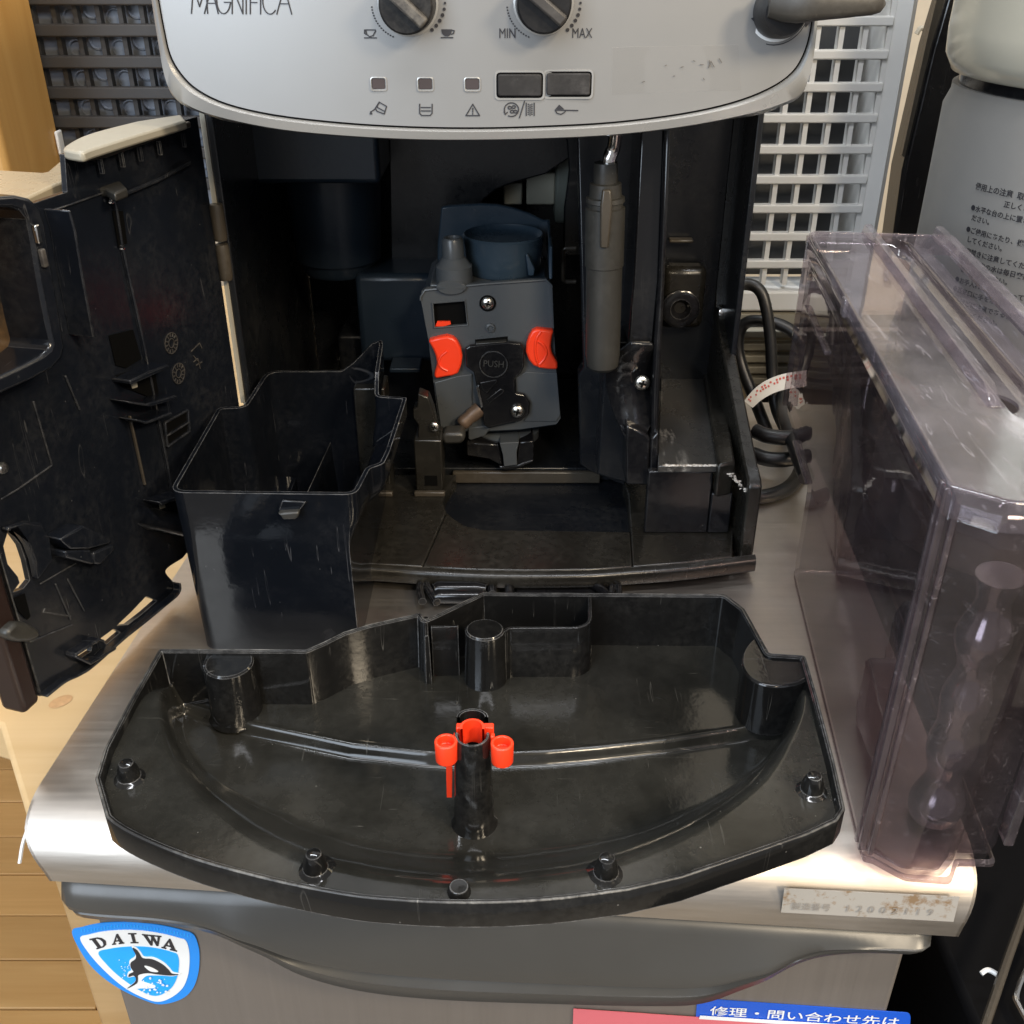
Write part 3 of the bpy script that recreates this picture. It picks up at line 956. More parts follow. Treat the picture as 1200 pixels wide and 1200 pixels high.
def back(q):
    k = sm(0.05, 0.135, abs(q.x - CX))
    return Vector((q.x * 0.985, q.y + 0.026 + 0.0 * k, q.z + 0.0018 - 0.0085 * k * (q.z < 0.27)))
r4 = [bulge(back(q)) for q in rl]
r5 = [Vector((p.x * 0.99, 0.500, p.z)) for p in r4]
MB().rings([r0, r0b, r0c, r1, r2, r3, r4, r5], False).build('panel_rim', M['silver_rim'], cm, 0, 50)
# shadow joint between panel and rim
MB().tube([bulge(p + Vector((0, 0.0002, 0))) for p in line], 0.00042, 6).build('panel_joint', M['hole'], panel)
# upper housing
MB().box(-0.146, 0.127, 0.485, 0.80, 0.2555, 0.365).build('upper_housing', M['silver_rim'], cm, 0.006)
MB().box(-0.1440, 0.1235, 0.5005, 0.799, 0.2500, 0.2550).build('cavity_ceiling', M['inner'], cm)

def FPt(px, py, lift=0.0):
    p = bulge(aty(px, py, FY)); p.y -= lift
    return p
FXv, FZv = Vector((1, 0, 0)), Vector((0, 0, 1))

# --- knobs
for i, (kx, ky, ang) in enumerate(((478, 4, -42), (637, 3, -38))):
    c = FPt(kx, ky)
    k = MB().lathe(c, (0, -1, 0), [(0.0110, 0), (0.0110, 0.003), (0.0106, 0.0105), (0.0098, 0.0113), (0, 0.0113)], 40, True, False).build('knob', M['knob'], panel, 0, 40)
    dx = Vector((math.cos(R(ang)), 0, math.sin(R(ang)))); dn = Vector((-dx.z, 0, dx.x))
    MB().obox(c + Vector((0, -0.0125, 0)), dx, Vector((0, -1, 0)), dn, 0.0098, 0.0030, 0.0023).build('grip', M['worn'], k, 0.001)
    MB().lathe(c + Vector((0, 0.0005, 0)), (0, -1, 0), [(0.0122, 0), (0.0120, 0.0010), (0.0112, 0.0012)], 40, False, False).build('knob_collar', M['silver_rim'], k)
# dot scales
def dot(px, py, r, mb): mb.lathe(FPt(px, py, 0.0002), (0, -1, 0), [(r, 0), (r, 0.0002)], 8)
dots = MB()
for kx in (478, 637):
    for i in range(14):
        a = R(186 + i * 4.6)
        dot(kx + 43 * math.cos(a) + (0 if i else 0), 4 - 43 * math.sin(a), 0.00032, dots)
    for i in range(6):
        a = R(-(2 + i * 9.5))
        dot(kx + 43.5 * math.cos(a), 2 - 43.5 * math.sin(a), 0.0005 + 0.00012 * min(i, 2), dots)
dots.build('dot_scale', M['ink'], panel)

def stroke(pxs, w, mb, closed=False):
    P = [FPt(a, b, 0.0002) for a, b in pxs]
    if closed: P = P + [P[0]]
    for a, b in zip(P, P[1:]):
        d = (b - a); L = d.length
        if L < 1e-7: continue
        d /= L
        n = Vector((0, -1, 0)); s = n.cross(d)
        mb.prism([a + s * w / 2 - d * w * .35, b + s * w / 2 + d * w * .35, b - s * w / 2 + d * w * .35, a - s * w / 2 - d * w * .35], n * 0.00015)
def zs_(pts, ox, oy, s): return zoom(pts, ox, oy, s)

# brand lettering, thin geometric capitals
w = 0.0006
mb = MB()
yb, yt = 17.5, -15
def L(pts): stroke(pts, w, mb)
L([(219, yb), (221, yt), (231, yb - 9), (241, yt), (243, yb)])
L([(245, yb), (257, yt), (268, yb)]); L([(249, 8), (264, 8)])
L([(290 - 11 + 11 * math.cos(R(a)), 1 - 17 * math.sin(R(a))) for a in range(50, 330, 20)] + [(289, 3), (281, 3)])
L([(294, yb), (294, yt), (309, yb), (309, yt)][0:4])
L([(314, yb), (314, yt)])
L([(318, yb), (318, yt), (326, yt)]); L([(318, 6), (326, 6)])
L([(329, yb), (329, yt)])
MB2 = mb
mb = MB()
mb.v, mb.f = [], []
# spaced as on the machine: M A G N I F I C A
def GLY(ch, x, wd):
    u = lambda a, b: (x + a * wd, lerp(yb, yt, b))
    P = {'M': [[(0, 0), (.12, 1), (.5, .25), (.88, 1), (1, 0)]], 'A': [[(0, 0), (.5, 1), (1, 0)], [(.2, .38), (.8, .38)]], 'N': [[(0, 0), (0, 1), (1, 0), (1, 1)]],
         'I': [[(0, 0), (0, 1)]], 'F': [[(0, 0), (0, 1), (1, 1)], [(0, .42), (.9, .42)]],
         'G': [[(.5 + .5 * math.cos(R(a)), .5 + .5 * math.sin(R(a))) for a in range(45, 350, 15)] + [(1, .42), (.55, .42)]],
         'C': [[(.5 + .5 * math.cos(R(a)), .5 + .5 * math.sin(R(a))) for a in range(45, 325, 15)]]}[ch]
    for s_ in P: stroke([u(a, b) for a, b in s_], 0.00042, mb)
for ch, x, wd in (('M', 218, 20), ('A', 234, 17), ('G', 249, 17), ('N', 268, 13), ('I', 285, 1), ('F', 290, 9), ('I', 302.5, 1), ('C', 305, 18), ('A', 322, 18)):
    GLY(ch, x, wd)
mb.build('brand_lettering', M['ink'], panel)

# indicators
for (px, py) in ((443.5, 98.5), (498.5, 98.5), (553.5, 98.5)):
    c = FPt(px, py)
    q = fillet([c + FXv * a + FZv * b for a, b in ((-.0028, -.0021), (.0028, -.0021), (.0028, .0021), (-.0028, .0021))], 0.0008, 3)
    fr = fillet([c + FXv * a + FZv * b for a, b in ((-.0034, -.0029), (.0034, -.0029), (.0034, .0026), (-.0034, .0026))], 0.0012, 3)
    io = MB().prism([p + Vector((0, -0.0002, 0)) for p in q], (0, 0.002, 0)).build('indicator_window', M['smoke_window'], panel, 0.0003)
    MB().rings([[p + Vector((0, 0.001, 0)) for p in fr], [p + Vector((0, -0.0005, 0)) for p in fr], [lerp(p, c, .1) + Vector((0, -0.0006, 0)) for p in fr], [p + Vector((0, 0.001, 0)) for p in q]]).build('frame', M['silver_rim'], io)
# buttons
for (px, py) in ((609, 99.5), (666, 98.5)):
    c = FPt(px, py)
    hw, hh = 0.0090, 0.0042
    q = fillet([c + FXv * a + FZv * b for a, b in ((-hw, -hh), (hw, -hh), (hw, hh), (-hw, hh))], 0.0012, 3)
    f1 = fillet([c + FXv * a + FZv * b for a, b in ((-hw - .0006, -hh - .0008), (hw + .0006, -hh - .0008), (hw + .0006, hh + .0006), (-hw - .0006, hh + .0006))], 0.0016, 3)
    f2 = fillet([c + FXv * a + FZv * b for a, b in ((-hw - .0013, -hh - .0016), (hw + .0013, -hh - .0016), (hw + .0013, hh + .0012), (-hw - .0013, hh + .0012))], 0.002, 3)
    bo_ = MB().prism([p + Vector((0, -0.0016, 0)) for p in q], (0, 0.003, 0)).build('button', M['button'], panel, 0.0005)
    MB().rings([[p + Vector((0, 0.001, 0)) for p in f2], [p + Vector((0, -0.0005, 0)) for p in f2], [p + Vector((0, -0.0005, 0)) for p in f1], [p + Vector((0, 0.001, 0)) for p in f1]]).build('bezel', M['silver_rim'], bo_)
    MB().rings([[p + Vector((0, -0.00025, 0)) for p in f1], [lerp(p, c, .02) + Vector((0, -0.0002, 0)) for p in q]]).build('gap', M['hole'], bo_)
# printed icons (zoomed crop: origin 400,0, scale 3)
def zz3(p): return zoom(p, 400, 0, 3)
w = 0.00042
def S(p, closed=False): stroke(zz3(p), w, mb, closed)
mb = MB()
S([(118, 382), (132, 360), (158, 375), (150, 402), (124, 392), (118, 382)]); S([(132, 360), (124, 378), (150, 392)]); S([(118, 384), (104, 394)]); S([(102, 394), (106, 402), (100, 402)], True)
mb.build('printed_icon', M['ink'], panel)
mb = MB()
S([(275, 366), (275, 398), (282, 406), (312, 406), (319, 398), (319, 366)])
S([(281, 378), (313, 378)]); S([(281, 390), (313, 390)])
mb.build('printed_icon', M['ink'], panel)
mb = MB()
S([(438, 406), (462, 366), (486, 406)], True); S([(462, 380), (462, 394)]); S([(462, 399), (462, 401)])
mb.build('printed_icon', M['ink'], panel)
mb = MB()
S([(598 + 25 * math.cos(R(a)), 385 + 24 * math.sin(R(a))) for a in range(-200, 130, 15)]); S([(572, 392), (576, 402), (584, 394)])
for cx_, cy_ in ((592, 378), (606, 376), (600, 392), (612, 392)):
    S([(cx_ + 6 * math.cos(R(a)), cy_ + 5 * math.sin(R(a))) for a in range(0, 361, 45)])
S([(644, 356), (626, 414)])
S([(650, 362), (650, 406)]); S([(678, 362), (678, 406)])
for k in range(6):
    S([(657, 366 + 7 * k), (659, 366 + 7 * k)]); S([(669, 366 + 7 * k), (671, 366 + 7 * k)]); S([(663, 369 + 7 * k), (665, 369 + 7 * k)])
mb.build('printed_icon', M['ink'], panel)
mb = MB()
S([(752, 388), (758, 398), (772, 402), (784, 396), (790, 388)]); S([(752, 387), (832, 389)])
mb.prism([FPt(a, b, 0.0002) for a, b in zz3([(752, 384), (766, 368), (784, 384)])], (0, -0.00015, 0))
# small outline cup and full cup beside the first knob
mb.build('printed_icon', M['ink'], panel)
mb = MB()
S([(84, 106), (88, 122), (98, 130), (110, 126), (118, 112), (118, 106)], True); S([(80, 106), (80, 118), (86, 122)]); S([(80, 134), (122, 134)])
mb.build('printed_icon', M['ink'], panel)
mb = MB()
mb.prism([FPt(a, b, 0.0002) for a, b in zz3([(351, 103), (354, 118), (364, 127), (378, 127), (386, 118), (389, 103)])], (0, -0.00015, 0))
S([(389, 106), (397, 108), (394, 118), (386, 120)]); S([(351, 132), (392, 132)])
mb.build('printed_icon', M['ink'], panel)
for t, px in (('MIN', 594.5), ('MAX', 682)):
    lettering(t, FPt(px, 44.5, 0.0002), FXv, FZv, 0.0052, M['ink'], panel, 0, 'CENTER', 0.0002, 0.74)
# remains of a clear label
tp = MB().prism([FPt(a, b, 0.0003) for a, b in ((718, 56), (868, 54), (872, 108), (717, 111))], (0, -0.00015, 0)).build('clear_label', M['film'], panel)
mb = MB(); w = 0.0005
for p in ([(780, 78), (782, 77)], [(753, 97), (756, 96)], [(833, 72), (834, 80)], [(822, 77), (826, 77)], [(832, 81), (835, 73), (839, 80)], [(799, 80), (802, 79)], [(845, 70), (848, 75)], [(826, 93), (827, 95)], [(814, 72), (816, 73)], [(790, 90), (792, 90)]):
    stroke(p, 0.00022, mb)
for v in mb.v: v.y -= 0.0003
mb.build('label_scraps', simple('worn_print', (0.10, 0.09, 0.08), 0.5), panel)
# steam lever
c = FPt(916, 14)
sl = MB().lathe(c, (0, -1, 0), [(0.0101, 0), (0.0101, 0.004), (0.0095, 0.011), (0.008, 0.015), (0, 0.016)], 40, True, False).build('steam_knob', M['knob'], panel, 0, 40)
MB().lathe(c, (0, -1, 0), [(0.0118, 0.0), (0.0115, 0.0010), (0.0104, 0.0010), (0.0103, 0.0002)], 40, False, False).build('collar', M['white'], sl)
MB().lathe(c, (0, -1, 0), [(0.0129, 0.0002), (0.0129, 0.0004), (0.01255, 0.0004)], 40, False, False).build('printed_ring', M['ink'], sl)
lv = []
for px, up, dn, yy in ((900, -14, 21, 0.0135), (918, -16, 26, 0.017), (936, -16, 27.5, 0.020), (960, -14, 24.5, 0.021), (1000, -12, 20.5, 0.020), (1022, -10, 18, 0.019), (1031, -6, 15, 0.017), (1034, 0, 8, 0.014)):
    a, b = aty(px, up, FY - yy + 0.007), aty(px, dn, FY - yy + 0.007)
    m_ = (a + b) / 2; h = (a.z - b.z) / 2
    lv.append([Vector((m_.x, m_.y + 0.0042 * math.cos(t) * 1.0, m_.z + h * math.copysign(abs(math.sin(t)) ** .6, math.sin(t)))) for t in [i * 2 * math.pi / 20 for i in range(20)]])
MB().rings(lv, True, True, True).build('steam_lever', M['lever'], sl, 0, 50)
mb = MB()
for px, py, an in ((888, 24, 150), (953, 29, 30)):
    p = FPt(px, py, 0.0003)
    d = Vector((math.cos(R(an)), 0, math.sin(R(an)) * .4)); n_ = Vector((-d.z, 0, d.x))
    mb.prism([p + d * .0018, p - d * .001 + n_ * .0016, p - d * .001 - n_ * .0016], (0, -0.0002, 0))
mb.build('steam_marks', M['ink'], panel)

# --- cavity
BY = 0.715
MB().box(-0.148, -0.1445, 0.523, 0.80, 0.008, 0.2495).build('left_wall', M['inner'], cm, 0.0008)
MB().box(-0.1515, -0.1485, 0.53, 0.80, 0.008, 0.3).build('left_side_panel', M['cream'], cm, 0.0008)
MB().box(-0.144, 0.0745, BY, BY + 0.01, 0.008, 0.2495).build('back_wall', M['inner'], cm)
# cream edge and hinge sleeves at the door gap
a0, a1 = aty(243, 150, 0.523), aty(291, 473, 0.523)
MB().box(a0.x - 0.0032, a0.x - 0.0006, 0.5235, 0.5285, a1.z, 0.2325).build('side_panel_edge', M['cream'], cm, 0.0004)
hz = [aty(250, py, 0.52).z for py in (237, 284, 330)]
for i in range(2):
    z1, z0 = hz[i] - 0.0008, hz[i + 1] + 0.0012
    MB().lathe((a0.x - 0.0002, 0.5195, z0), (0, 0, 1), [(0.0032, 0), (0.0036, 0.002), (0.0036, z1 - z0 - 0.002), (0.0032, z1 - z0)], 16).build('hinge_sleeve', M['rib'], cm)
# hopper outlet box
p0, p1 = aty(283, 160, 0.60), aty(446, 216, 0.60)
MB().box(p0.x, p1.x, 0.60, 0.70, p1.z, 0.2495).build('hopper_box', M['slate_dark'], cm, 0.003)
pa = aty(390, 250, 0.635)
zb_, zt_ = aty(390, 322, 0.61).z, p1.z - 0.0005
MB().lathe((pa.x, 0.645, zb_), (0, 0, 1), [(0.0215, -0.008), (0.023, -0.006), (0.023, 0), (0.0265, 0.001), (0.030, zt_ - zb_)], 40).build('grinder_chute', M['slate_dark'], cm, 0, 40)
# inner frame plate with an arched cut-out
def PB(px, y): return PY(px, y)
MB().prism(PB([(455, 140), (700, 140), (697, 165), (640, 204), (603, 214), (582, 222), (567, 234), (560, 243), (556, 312), (458, 312)], 0.655), (0, 0.006, 0)).build('inner_frame', M['inner'], cm, 0.001)
MB().prism(PB([(648, 140), (700, 140), (690, 300), (660, 300), (661, 245), (667, 200), (664, 165)], 0.652), (0, 0.006, 0)).build('inner_frame', M['inner'], cm, 0.001)
mcr = simple('aged_white_part', (0.45, 0.44, 0.36), 0.5, var=0.2)
for a, b in (((590, 215), (612, 240)), ((617, 203), (650, 240))):
    q0, q1 = aty(*a, 0.69), aty(*b, 0.69)
    MB().box(q0.x, q1.x, 0.69, 0.71, q1.z, q0.z).build('valve_block', mcr, cm, 0.001)
q0, q1 = aty(652, 160, 0.68), aty(672, 262, 0.68)
MB().box(q0.x, q1.x, 0.68, 0.71, q1.z, q0.z).build('guide_column', simple('guide_grey', (0.16, 0.18, 0.16), 0.45), cm, 0.002)
# lower boxes left of the brew unit
q0, q1 = aty(415, 322, 0.62), aty(520, 425, 0.62)
MB().box(q0.x, q1.x, 0.62, 0.71, q1.z, q0.z).build('motor_cover', M['slate_dark'], cm, 0.004)
q0, q1 = aty(459, 421, 0.615), aty(495, 427, 0.615)
MB().box(q0.x, q1.x, 0.600, 0.619, q1.z, q0.z).build('ledge', M['slate_dark'], cm, 0.001)
q0, q1 = aty(446, 400, 0.618), aty(455, 470, 0.618)
MB().box(-0.115, -0.02, 0.640, 0.70, 0.012, 0.075).build('drive_housing', M['inner'], cm, 0.003)
# guide brackets (two uprights with a foot and a slot)
for i, (l, r, foot, top_, y_) in enumerate(((424, 459, 579, 455, 0.533), (488, 520, 580, 472, 0.533))):
    a, b = aty(l, foot, y_), aty(r, foot, y_)
    t = aty(l, top_, y_).z
    z0 = 0.0145
    up = MB().box(a.x, b.x, y_, y_ + 0.02, z0, 0.050 if i else t).build('guide_upright', M['base'], cm, 0.001)
    MB().box(a.x - 0.001, b.x + 0.001, y_ - 0.0035, y_ - 0.0003, z0, z0 + 0.003).build('foot_lip', M['rib'], up, 0.0006)
    m_ = (a.x + b.x) / 2 + 0.001
    MB().box(m_ - 0.0037, m_ + 0.0037, y_ - 0.0004, y_ + 0.0004, z0 + 0.006, z0 + 0.0125).build('slot', M['hole'], up)
br = PB([(487, 532), (491, 460), (482, 482), (484, 476), (490, 458), (502, 462), (505, 470), (508, 500), (514, 530)], 0.536)
br = PB([(489, 533), (490, 498), (484, 490), (484, 480), (489, 477), (490, 461), (502, 466), (508, 482), (512, 500), (517, 532)], 0.537)
bk = MB().prism(br, (0, 0.010, 0)).build('guide_bracket', M['base'], cm, 0.0008)
def screw(px, py, y, r, parent, name='screw', nrm=(0, -1, 0), c=None):
    c = aty(px, py, y) if c is None else c
    s_ = MB().lathe(c, nrm, [(r, 0), (r, r * .25), (r * .8, r * .5), (0, r * .62)], 20, False, False).build(name, M['zinc'], parent, 0, 60)
    cr_ = MB()
    n = Vector(nrm).normalized()
    u = n.cross(Vector((0.3, 0, 1))).normalized(); w_ = n.cross(u)
    cc = c + n * r * .6
    cr_.obox(cc, u, w_, n, r * .5, r * .12, r * .06).obox(cc, w_, u, n, r * .5, r * .12, r * .061)
    cr_.build('cross_slot', M['hole'], s_) if False else None
    cr_.build('screw_cross', M['hole'], parent)
    return s_
screw(509, 500, 0.5365, 0.0030, cm)
MB().prism(PB([(519, 508), (542, 507), (546, 514), (541, 521), (520, 522), (517, 515)], 0.541), (0, 0.012, 0)).build('lever_end', M['sleeve'], cm, 0.002)

# --- base: three plates around a pocket, with a rounded front lip
BZ = 0.0145
def base_piece(pts, name='base_plate', mat='base', z=BZ, th=0.0115):
    return MB().prism(PZ(pts, z), (0, 0, -th)).build(name, M[mat], cm, 0.0008)
base_piece([(300, 657), (421, 659.5), (495, 663.5), (523, 600), (519, 588), (522, 575), (535, 556), (345, 556)])
base_piece([(495.6, 663.5), (560, 667), (620, 668), (690, 667), (741, 663.5), (738.5, 623), (566, 620.5), (545, 616), (531, 607), (523.5, 600)])
base_piece([(741.6, 663.5), (800, 659), (858, 652), (860, 612), (845, 585), (790, 558), (730, 562), (736, 580), (739, 622.5)])
MB().box(-0.144, 0.120, 0.47, 0.72, 0.0022, 0.0052).build('base_pan', M['inner'], cm)
a, b = aty(530, 556, 0.562), aty(704, 556, 0.562)
MB().box(a.x, b.x, 0.5625, 0.566, 0.0055, aty(600, 554, 0.562).z).build('pocket_rear_step', M['rib'], cm, 0.001)
MB().box(-0.143, 0.0745, 0.5665, 0.71, 0.0055, 0.0148).build('rear_floor', M['inner'], cm, 0.001)
lip = catmull([atz(a, b, BZ) for a, b in ((300, 657), (421, 660), (495, 664.5), (560, 668), (620, 669), (690, 668), (741, 664.5), (800, 660), (885, 649.5))], 6)
prof = [(0.0, 0.0), (-0.0028, -0.0006), (-0.0042, -0.0022), (-0.0042, -0.0075), (-0.0036, -0.0085), (0.001, -0.0085)]
MB().rings([[p + Vector((0, dy, dz)) for dy, dz in prof] for p in lip], True, True, True).build('front_lip', M['base'], cm, 0, 50)
# small ledge under the lip, rubber feet
for x in (-0.12, 0.10):
    MB().lathe((x, 0.49, 0.0), (0, 0, 1), [(0.009, 0), (0.009, 0.0022)], 20).build('foot', M['black'], cm)

# --- tank bay on the right
def bprism(px, y, depth, name, mat='inner', bev=0.001): return MB().prism(PY(px, y), (0, depth, 0)).build(name, M[mat], cm, bev)
bprism([(676, 140), (748, 140), (740, 300), (734, 420), (733, 570), (690, 552), (680, 545), (678, 440), (684, 430)], 0.545, 0.012, 'wand_backplate', 'inner')
bprism([(752, 140), (779, 140), (772, 330), (765, 402), (736, 404), (742, 330)], 0.507, 0.09, 'bay_divider', 'black')
bprism([(779.5, 140), (787, 140), (779, 330), (771, 520), (763, 520), (767, 402), (772.5, 330)], 0.502, 0.10, 'divider_edge', 'black', 0.0015)
bprism([(712, 400), (770, 400), (770, 545), (733, 566), (700, 556), (706, 460)], 0.520, 0.085, 'divider_foot', 'inner')
# concave glossy guide with a screw
gp = [(739, 398), (726, 412), (715, 426), (711, 440), (711, 458), (715, 474), (721, 490), (728, 504), (734, 514), (734, 498), (756, 508), (763, 498), (766, 470), (767, 410), (764, 400)]
gp = PY(fillet([Vector((a, b, 0)) for a, b in gp], 3, 3) and [(p.x, p.y) for p in fillet([Vector((a, b, 0)) for a, b in gp], 3, 3)], 0.506)
bm = bmesh.new(); bm.faces.new([bm.verts.new(p) for p in gp])
zmin, zmax = min(p.z for p in gp), max(p.z for p in gp)
for i in range(1, 16):
    bmesh.ops.bisect_plane(bm, geom=bm.verts[:] + bm.edges[:] + bm.faces[:], plane_co=(0, 0, lerp(zmin, zmax, i / 16)), plane_no=(0, 0, 1))
for v in bm.verts:
    t = (v.co.z - zmin) / (zmax - zmin)
    v.co.y += 0.012 * math.sin(math.pi * t) - 0.004
bm.verts.index_update()
gd = MB().add([v.co.copy() for v in bm.verts], [[v.index for v in f.verts] for f in bm.faces]).build('tank_guide', M['black'], cm, 0, 60)
bm.free()
so = gd.modifiers.new('thick', 'SOLIDIFY'); so.thickness = 0.002; so.offset = 0
screw(752.5, 448, 0.5095, 0.0042, cm)
bprism([(734, 498), (756, 508), (762, 514), (760, 569), (733, 568)], 0.498, 0.02, 'guide_block', 'black', 0.0012)
bprism([(762.5, 514), (772, 506), (771, 566), (760.5, 570)], 0.4985, 0.02, 'guide_block', 'black', 0.0012)
# bay back wall, socket and seal
BKY = 0.605
a, b = aty(776, 150, BKY), aty(846, 150, BKY)
MB().box(0.078, 0.1235, BKY, BKY + 0.006, 0.05, 0.2495).build('bay_back_wall', M['inner'], cm)
MB().box(0.128, 0.1315, 0.565, 0.80, 0.012, 0.300).build('right_side_panel', M['inner'], cm, 0.0008)
q0, q1 = aty(779, 314, 0.59), aty(823, 386, 0.59)
sk_ = MB().box(q0.x, q1.x, 0.59, BKY - 0.0005, q1.z, q0.z).build('valve_socket', M['base'], cm, 0.004)
c = aty(797, 361, 0.5895)
MB().lathe(c, (0, -1, 0), [(0.0115, 0), (0.0115, 0.002), (0.0100, 0.003), (0.0075, 0.0025), (0.006, 0.0028), (0.0045, 0.001), (0.003, -0.001), (0, -0.001)], 28, False, False).build('seal_ring', M['hole'] if False else M['black'], sk_, 0, 50)
q0, q1 = aty(784, 280, 0.60), aty(812, 284, 0.60)
MB().box(q0.x, q1.x, 0.598, BKY - 0.0005, q1.z, q0.z).build('bay_ridge', M['rib'], cm, 0.0008)
# bay floor, limescale edge, front wall
BFZ = 0.058
fl_ = PZ([(771, 546), (841, 546), (817, 389), (776, 391)], BFZ)
mfl = plastic('bay_floor_plastic', (0.030, 0.029, 0.027), 0.27, 0.26, 0.25, (0.14, 0.13, 0.11, 1))
nt = mfl.node_tree; bs = nt.nodes['Principled BSDF']
old = bs.inputs['Base Color'].links[0].from_socket
cc = coords(nt, (150, 26, 150), (0, 0, 0.16))
streak = ramp(nt, noise(nt, cc, 1.0, 4, 0.65), [(0.50, g(0)), (0.66, g(1))])
sxn = nt.nodes.new('ShaderNodeSeparateXYZ'); nt.links.new(coords(nt), sxn.inputs[0])
band = ramp(nt, mathn(nt, 'MULTIPLY', mathn(nt, 'ABSOLUTE', mathn(nt, 'SUBTRACT', sxn.outputs[0], 0.0875)), 90.0), [(0.25, g(1)), (0.85, g(0))])
fineg = ramp(nt, noise(nt, coords(nt), 500, 3, 0.7), [(0.35, g(0.1)), (0.65, g(1))])
mask = mathn(nt, 'MULTIPLY', mathn(nt, 'MULTIPLY', streak, band), mathn(nt, 'MULTIPLY', fineg, 0.75))
nt.links.new(mixc(nt, mask, old, (0.42, 0.40, 0.36, 1)), bs.inputs['Base Color'])
bf = MB().prism(fl_, (0, 0, -0.004)).build('bay_floor', mfl, cm, 0.0006)
scale = nodes('limescale'); 
m_, nt, bs = scale
cc = coords(nt)
nt.links.new(mixc(nt, ramp(nt, noise(nt, cc, 420, 4, 0.7), [(0.4, g(0)), (0.6, g(1))]), (0.22, 0.19, 0.15, 1), (0.60, 0.57, 0.52, 1)), bs.inputs['Base Color'])
bs.inputs['Roughness'].default_value = 0.8
M['scale'] = m_
def crust(path, w0, name='limescale_crust', n=70, spread=1.6, flat=0.35):
    """flecks of dried limescale scattered along a line"""
    P = [Vector(p) for p in path]
    mb = MB()
    rn = random.Random(len(P) + int(P[0].x * 1e5))
    for _ in range(n):
        t = rn.random() * (len(P) - 1)
        i_ = int(t)
        c_ = lerp(P[i_], P[i_ + 1], t - i_)
        r_ = w0 * rn.uniform(0.25, 1.2) ** 1.5
        c_ = c_ + Vector((rn.gauss(0, 1), rn.gauss(0, 1) * .6, 0)) * (w0 * spread * .45)
        a_ = rn.uniform(0, 6.28)
        mb.lathe(c_ - Vector((0, 0, 0.0001)), (0, 0, 1), [(r_, 0), (r_ * .7, r_ * flat), (0, r_ * flat * 1.1)], 7, False, False, (rn.uniform(.6, 1.6), rn.uniform(.4, 1)), (math.cos(a_), math.sin(a_), 0))
    return mb.build(name, M['scale'], cm, 0, 80, kind='stuff')
crust([atz(lerp(777, 840, i / 24), 545.2, BFZ) for i in range(25)], 0.0008, n=420, spread=1.3)
if False: crust([atz(778 + 8 * (i / 20) + 1.5 * math.sin(i), lerp(440, 540, i / 20), BFZ + 0.0002) for i in range(21)], 0.0006, n=60)
if False: crust([atz(800 + 3 * math.sin(i * 2.1), lerp(468, 522, i / 14), BFZ + 0.0001) for i in range(15)], 0.0007, n=45, spread=3)
fw = aty(771, 546, 0.487)
MB().box(0.0735, 0.1085, 0.488, 0.493, 0.0148, BFZ - 0.0045).build('bay_front_wall', M['black'], cm, 0.0008)
# sloping ridges beside the floor
rg = PZ([(841.5, 545), (862, 541), (833, 372), (817.5, 389)], BFZ + 0.004)
MB().prism(rg, (0, 0, -0.02)).build('bay_ridge', M['base'], cm, 0.0015)
MB().box(0.1088, 0.1205, 0.488, 0.494, 0.0148, BFZ - 0.018).build('bay_front_wall', M['black'], cm, 0.0008)
# low outer wall, sloping up to the rear
xw0, xw1 = 0.1235, 0.1310
pr = [(0.4700, 0.004), (0.4700, 0.0535), (0.4735, 0.0565), (0.4860, 0.0600), (0.6010, 0.1040), (0.6075, 0.118), (0.6075, 0.2495), (0.6150, 0.2495), (0.6150, 0.004)]
MB().prism([Vector((xw0, a, b)) for a, b in pr], (xw1 - xw0, 0, 0)).build('outer_wall', M['base'], cm, 0.0012)
crust([Vector((lerp(0.112, 0.1255, i / 12), 0.4865 - 0.0012 * i, 0.0585 - 0.0009 * i + 0.0006 * math.sin(i * 2))) for i in range(13)], 0.0008, n=110, spread=2.2)
MB().lathe((0.1275, 0.6035, 0.104), (0, -1, 0.1), [(0.003, 0), (0.004, 0.002), (0.0025, 0.007), (0, 0.008)], 16, False, False).build('hinge_pin', M['chrome'], cm)

# --- steam wand
WY = 0.50
pts = [aty(722, 150, WY - 0.004), aty(719, 172, WY), aty(714, 186, WY), aty(712, 200, WY), aty(711, 212, WY)]
wd = MB().tube(catmull(pts, 6), 0.0034, 14).build('steam_pipe', M['chrome'], cm)
t_, b_ = aty(710, 198, WY), aty(706, 432, WY)
ax = (b_ - t_); Lw = ax.length
MB().lathe(t_, ax, [(0.0055, -0.003), (0.0058, 0), (0.0058, 0.006), (0.0075, 0.0065), (0.0078, 0.0125), (0.0092, 0.013), (0.0094, 0.015), (0.0086, 0.0155), (0.0086, 0.0175), (0.0096, 0.018), (0.0096, 0.046), (0.0090, 0.0465), (0.0088, Lw - 0.008), (0.0080, Lw - 0.002), (0.006, Lw)], 36).build('steam_wand_sleeve', M['sleeve'], cm, 0, 35)
a, b = aty(711, 222, WY - 0.0098), aty(708, 290, WY - 0.0098)
cl = [a, lerp(a, b, .25) + Vector((0, -0.001, 0)), lerp(a, b, .7) + Vector((0, -0.0008, 0)), b]
MB().rings([[p + Vector((s * w_, yy, 0)) for s, w_, yy in ((-1, ww, 0.001), (-1, ww * .8, -0.0012), (1, ww * .8, -0.0012), (1, ww, 0.001))] for p, ww in zip(cl, (0.0022, 0.0030, 0.0026, 0.0022))], True, True, True).build('wand_clip', M['rib'], cm, 0.0006)
# little bracket loop left of the wand
lp = [aty(a_, b_2, 0.60) for a_, b_2 in ((675, 291), (660, 291), (660, 330), (675, 330))]
MB().tube(fillet(lp, 0.002, 4, False), 0.0013, 8).build('wire_loop', M['rib'], cm)
